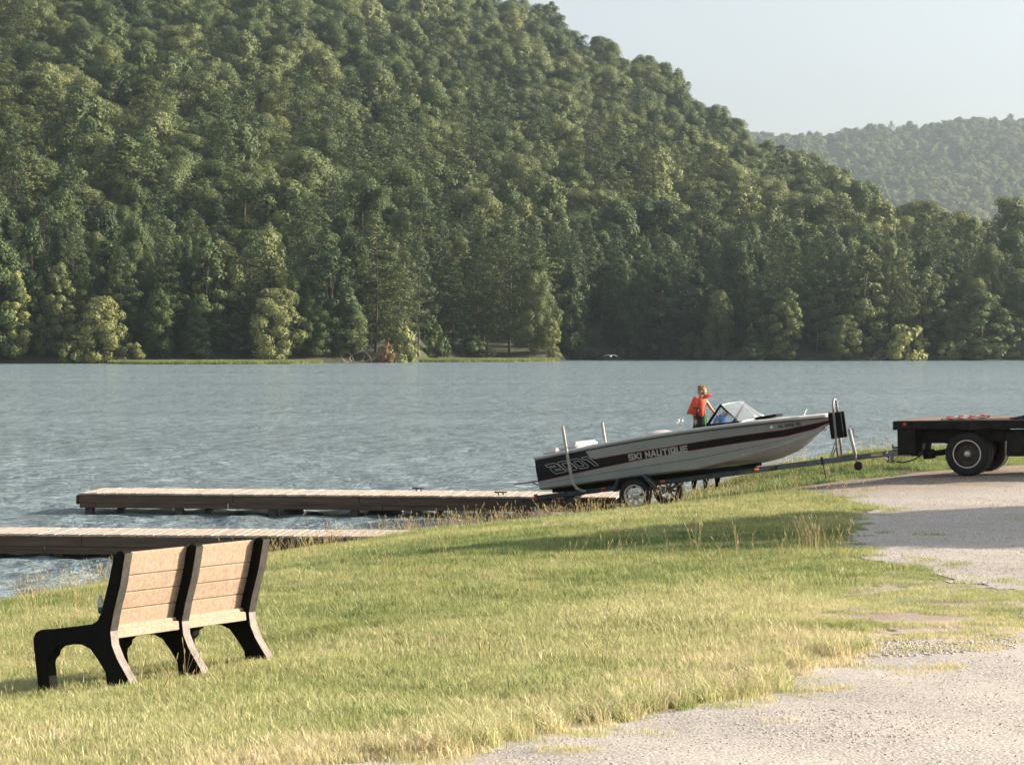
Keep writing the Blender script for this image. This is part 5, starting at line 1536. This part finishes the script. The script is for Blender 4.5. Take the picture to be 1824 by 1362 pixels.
    def pad(name, corners, th, par):
        """corners: 4 points of the outer face; thickness towards the body"""
        c = [Vector(p) for p in corners]; nrm = (c[1] - c[0]).cross(c[3] - c[0]).normalized()
        N_ = 6; vs = []; fs = []
        for sd in (0, 1):
            for i in range(N_ + 1):
                for j in range(N_ + 1):
                    u, w_ = i / N_, j / N_
                    p = c[0].lerp(c[1], u).lerp(c[3].lerp(c[2], u), w_)
                    bul = (math.sin(math.pi * u) * math.sin(math.pi * w_)) ** .45 if 0 < u < 1 and 0 < w_ < 1 else 0
                    vs.append(p + nrm * (bul * th / 2 * (1 if sd == 0 else -1)))
        M_ = (N_ + 1)
        for i in range(N_):
            for j in range(N_):
                a = i * M_ + j; fs.append((a, a + 1, a + M_ + 1, a + M_)); q = a + M_ * M_; fs.append((q, q + M_, q + M_ + 1, q + 1))
        bb = MB(); bb.add(vs, fs, True, M_VEST); return bb.build(name, None, par)
    pad('front_panel', [(-.155, -.10, 1.215), (-.03, -.125, 1.20), (-.085, -.125, .885), (-.285, -.10, .905)], .075, vest)
    pad('front_panel', [(-.035, -.125, 1.205), (.105, -.085, 1.185), (.045, -.115, .855), (-.09, -.135, .885)], .075, vest)
    pad('back_panel', [(.12, .10, 1.20), (-.14, .12, 1.21), (-.22, .13, .92), (.05, .12, .90)], .07, vest)
    pad('shoulder', [(-.155, -.10, 1.215), (-.14, .12, 1.21), (-.06, .10, 1.235), (-.07, -.10, 1.225)], .05, vest)
    pad('collar', [(.04, -.095, 1.185), (.215, -.06, 1.270), (.205, .06, 1.300), (.06, .08, 1.26)], .06, vest)
    b = MB(); tie = M_DECAL
    b.tube([(-.15, -.172, 1.035), (-.10, -.180, 1.025), (-.04, -.180, 1.03), (0, -.172, 1.04)], .010, 6, tie); b.ell((-.075, -.178, 1.022), (.028, .014, .018), 8, 6, tie)
    b.tube([(-.08, -.180, 1.02), (-.09, -.185, .95), (-.085, -.175, .86)], .012, 6, tie); b.tube([(-.065, -.180, 1.02), (-.06, -.185, .95), (-.07, -.175, .87)], .010, 6, tie); b.build('tie_strap', None, vest)
    return root
boy()
def child2():
    p = px_at(1283, 755, 47.0)
    root = empty('person', p)
    tag(root, 'small fair-haired child in a blue shirt crouched behind the side window of the boat', 'person')
    V, E = [], []
    def v(q, r_): V.append((q, r_)); return len(V) - 1
    def e(*ix):
        for a, b_ in zip(ix[:-1], ix[1:]): E.append((a, b_))
    pel = v((-.06, 0, -.20), (.10, .09)); wa = v((-.05, 0, -.06), (.085, .07)); ch = v((0, 0, .10), (.095, .075)); up = v((.04, 0, .17), (.07, .06)); nk = v((.085, -.01, .20), .034); h1 = v((.115, -.01, .205), (.06, .062)); h2 = v((.155, -.01, .185), (.056, .06))
    e(pel, wa, ch, up, nk, h1, h2)
    for s in (-1, 1):
        sh = v((.02, s * .09, .14), .034); el = v((-.09 if s < 0 else .08, s * .12, .0), .026); wr_ = v((-.13 if s < 0 else .16, s * .09, -.09), .018); e(up, sh, el, wr_)
        add_hand(V, E, wr_, (.3, 0, -1), (0, -s, .2), .7, .5)
        hp = v((.02, s * .08, -.22), .065); kn = v((.22, s * .10, -.18), .045); an = v((.20, s * .09, -.40), .03); to = v((.29, s * .09, -.43), (.03, .018)); e(pel, hp, kn, an, to)
    skin_body('body', V, E, M_SKIN, root, pel)
    b = MB()
    n = 16
    rings = [((-.06, 0, -.22), .115, .10), ((-.055, 0, -.10), .108, .09), ((-.01, 0, .08), .122, .10), ((.03, 0, .155), .10, .10), ((.06, 0, .195), .055, .055)]
    vs = [(c[0] + rx * math.cos(2 * math.pi * k / n), c[1] + ry * math.sin(2 * math.pi * k / n), c[2]) for c, rx, ry in rings for k in range(n)]
    b.add(vs, [(i * n + k, i * n + (k + 1) % n, (i + 1) * n + (k + 1) % n, (i + 1) * n + k) for i in range(4) for k in range(n)], True, M_BLUE)
    for s in (-1, 1): b.tube([(.02, s * .075, .15), (-.03 if s < 0 else .05, s * .115, .065)], [.05, .045], 10, M_BLUE)
    b.build('shirt', None, root)
    b = MB(); fair = mat('fair_hair', (.52, .40, .26), .7, var=.2, scale=40, bmp=.4); b.ell((.115, -.01, .232), (.075, .075, .058), 14, 10, fair); b.ell((.085, -.01, .21), (.06, .07, .06), 12, 8, fair)
    b.build('hair', None, root)
    b = MB(); b.ell((.185, -.012, .145), (.014, .011, .014), 8, 5, M_SKIN); b.ell((.128, -.078, .19), (.012, .009, .018), 8, 5, M_SKIN); b.build('ear_and_nose', None, root)
    b = MB(); ey = bpy.data.materials['dark_eye']
    for yy in (-.035, .018): b.ell((.196, yy, .178), (.006, .008, .006), 8, 5, ey)
    b.build('eyes', None, root)
child2()

# ------------------------------------------------------------------ white bird over the far water
def bird():
    p = px_at(1088, 634, 330)
    root = empty('bird', p); root.scale = (1.15, 1.15, 1.15)
    tag(root, 'white long-winged bird gliding low over the water by the dark far bank', 'bird')
    m = mat('white_feathers', (.75, .74, .72), .7, var=.08, bmp=.1)
    b = MB(); b.ell((0, 0, 0), (.15, .34, .11), 12, 8, m); b.tube([(0, -.28, .03), (0, -.42, .08), (0, -.5, .06)], [.06, .04, .045], 8, m); b.tube([(0, -.53, .06), (0, -.66, .04)], [.02, .005], 6, M_AMBER); b.tube([(0, .3, 0), (0, .55, -.02)], [.06, .01], 6, m); b.build('body', None, root)
    for s in (-1, 1):
        b = MB(); st = [(.05, .18, .04, .16), (.28, .17, .16, .15), (.5, .13, .10, .11), (.78, .07, -.04, .06)]
        vs = []
        for (x, ch_, z, _) in st: vs += [(s * x, -ch_, z), (s * x, ch_, z - .02), (s * x, 0, z + .025)]
        fs = []
        for i in range(3):
            a = i * 3; fs += [(a, a + 3, a + 5, a + 2), (a + 2, a + 5, a + 4, a + 1), (a + 1, a + 4, a + 3, a)]
        b.add(vs, fs, True, m); b.build('wing', None, root)
bird()

# ------------------------------------------------------------------ tree beyond the frame on the right whose shade crosses the drive
def roadside_tree():
    cm, tm = make_broad(91, 10.2, 5.0, .08, 160, 200, .30, cone=True)
    X, Y = 24.5, 31.6
    e = empty('broadleaf_tree', (X, Y, gz(22, 31) - .1)); tag(e, 'leafy roadside tree beyond the right edge whose shade falls across the gravel drive', 'tree')
    for nm, me in (('crown', cm), ('trunk', tm)):
        o = bpy.data.objects.new(nm, me); COL.objects.link(o); o.parent = e; o['tint'] = .4
roadside_tree()

# ------------------------------------------------------------------ the summer air
def haze():
    m = bpy.data.materials.new('hazy_air'); m.use_nodes = True; n = m.node_tree; n.nodes.clear()
    v = n.nodes.new('ShaderNodeVolumePrincipled'); o = n.nodes.new('ShaderNodeOutputMaterial')
    v.inputs['Color'].default_value = (.78, .90, 1, 1); v.inputs['Density'].default_value = .00012; v.inputs['Anisotropy'].default_value = .74
    n.links.new(v.outputs[0], o.inputs['Volume'])
    b = MB(); x0, x1, y0, y1, z0, z1 = -1200, 1200, -160, 3700, -3.0, 420
    b.box(((x0 + x1) / 2, (y0 + y1) / 2, (z0 + z1) / 2), (x1 - x0, y1 - y0, z1 - z0), m=m)
    o = b.build('haze'); tag(o, kind='stuff')
haze()
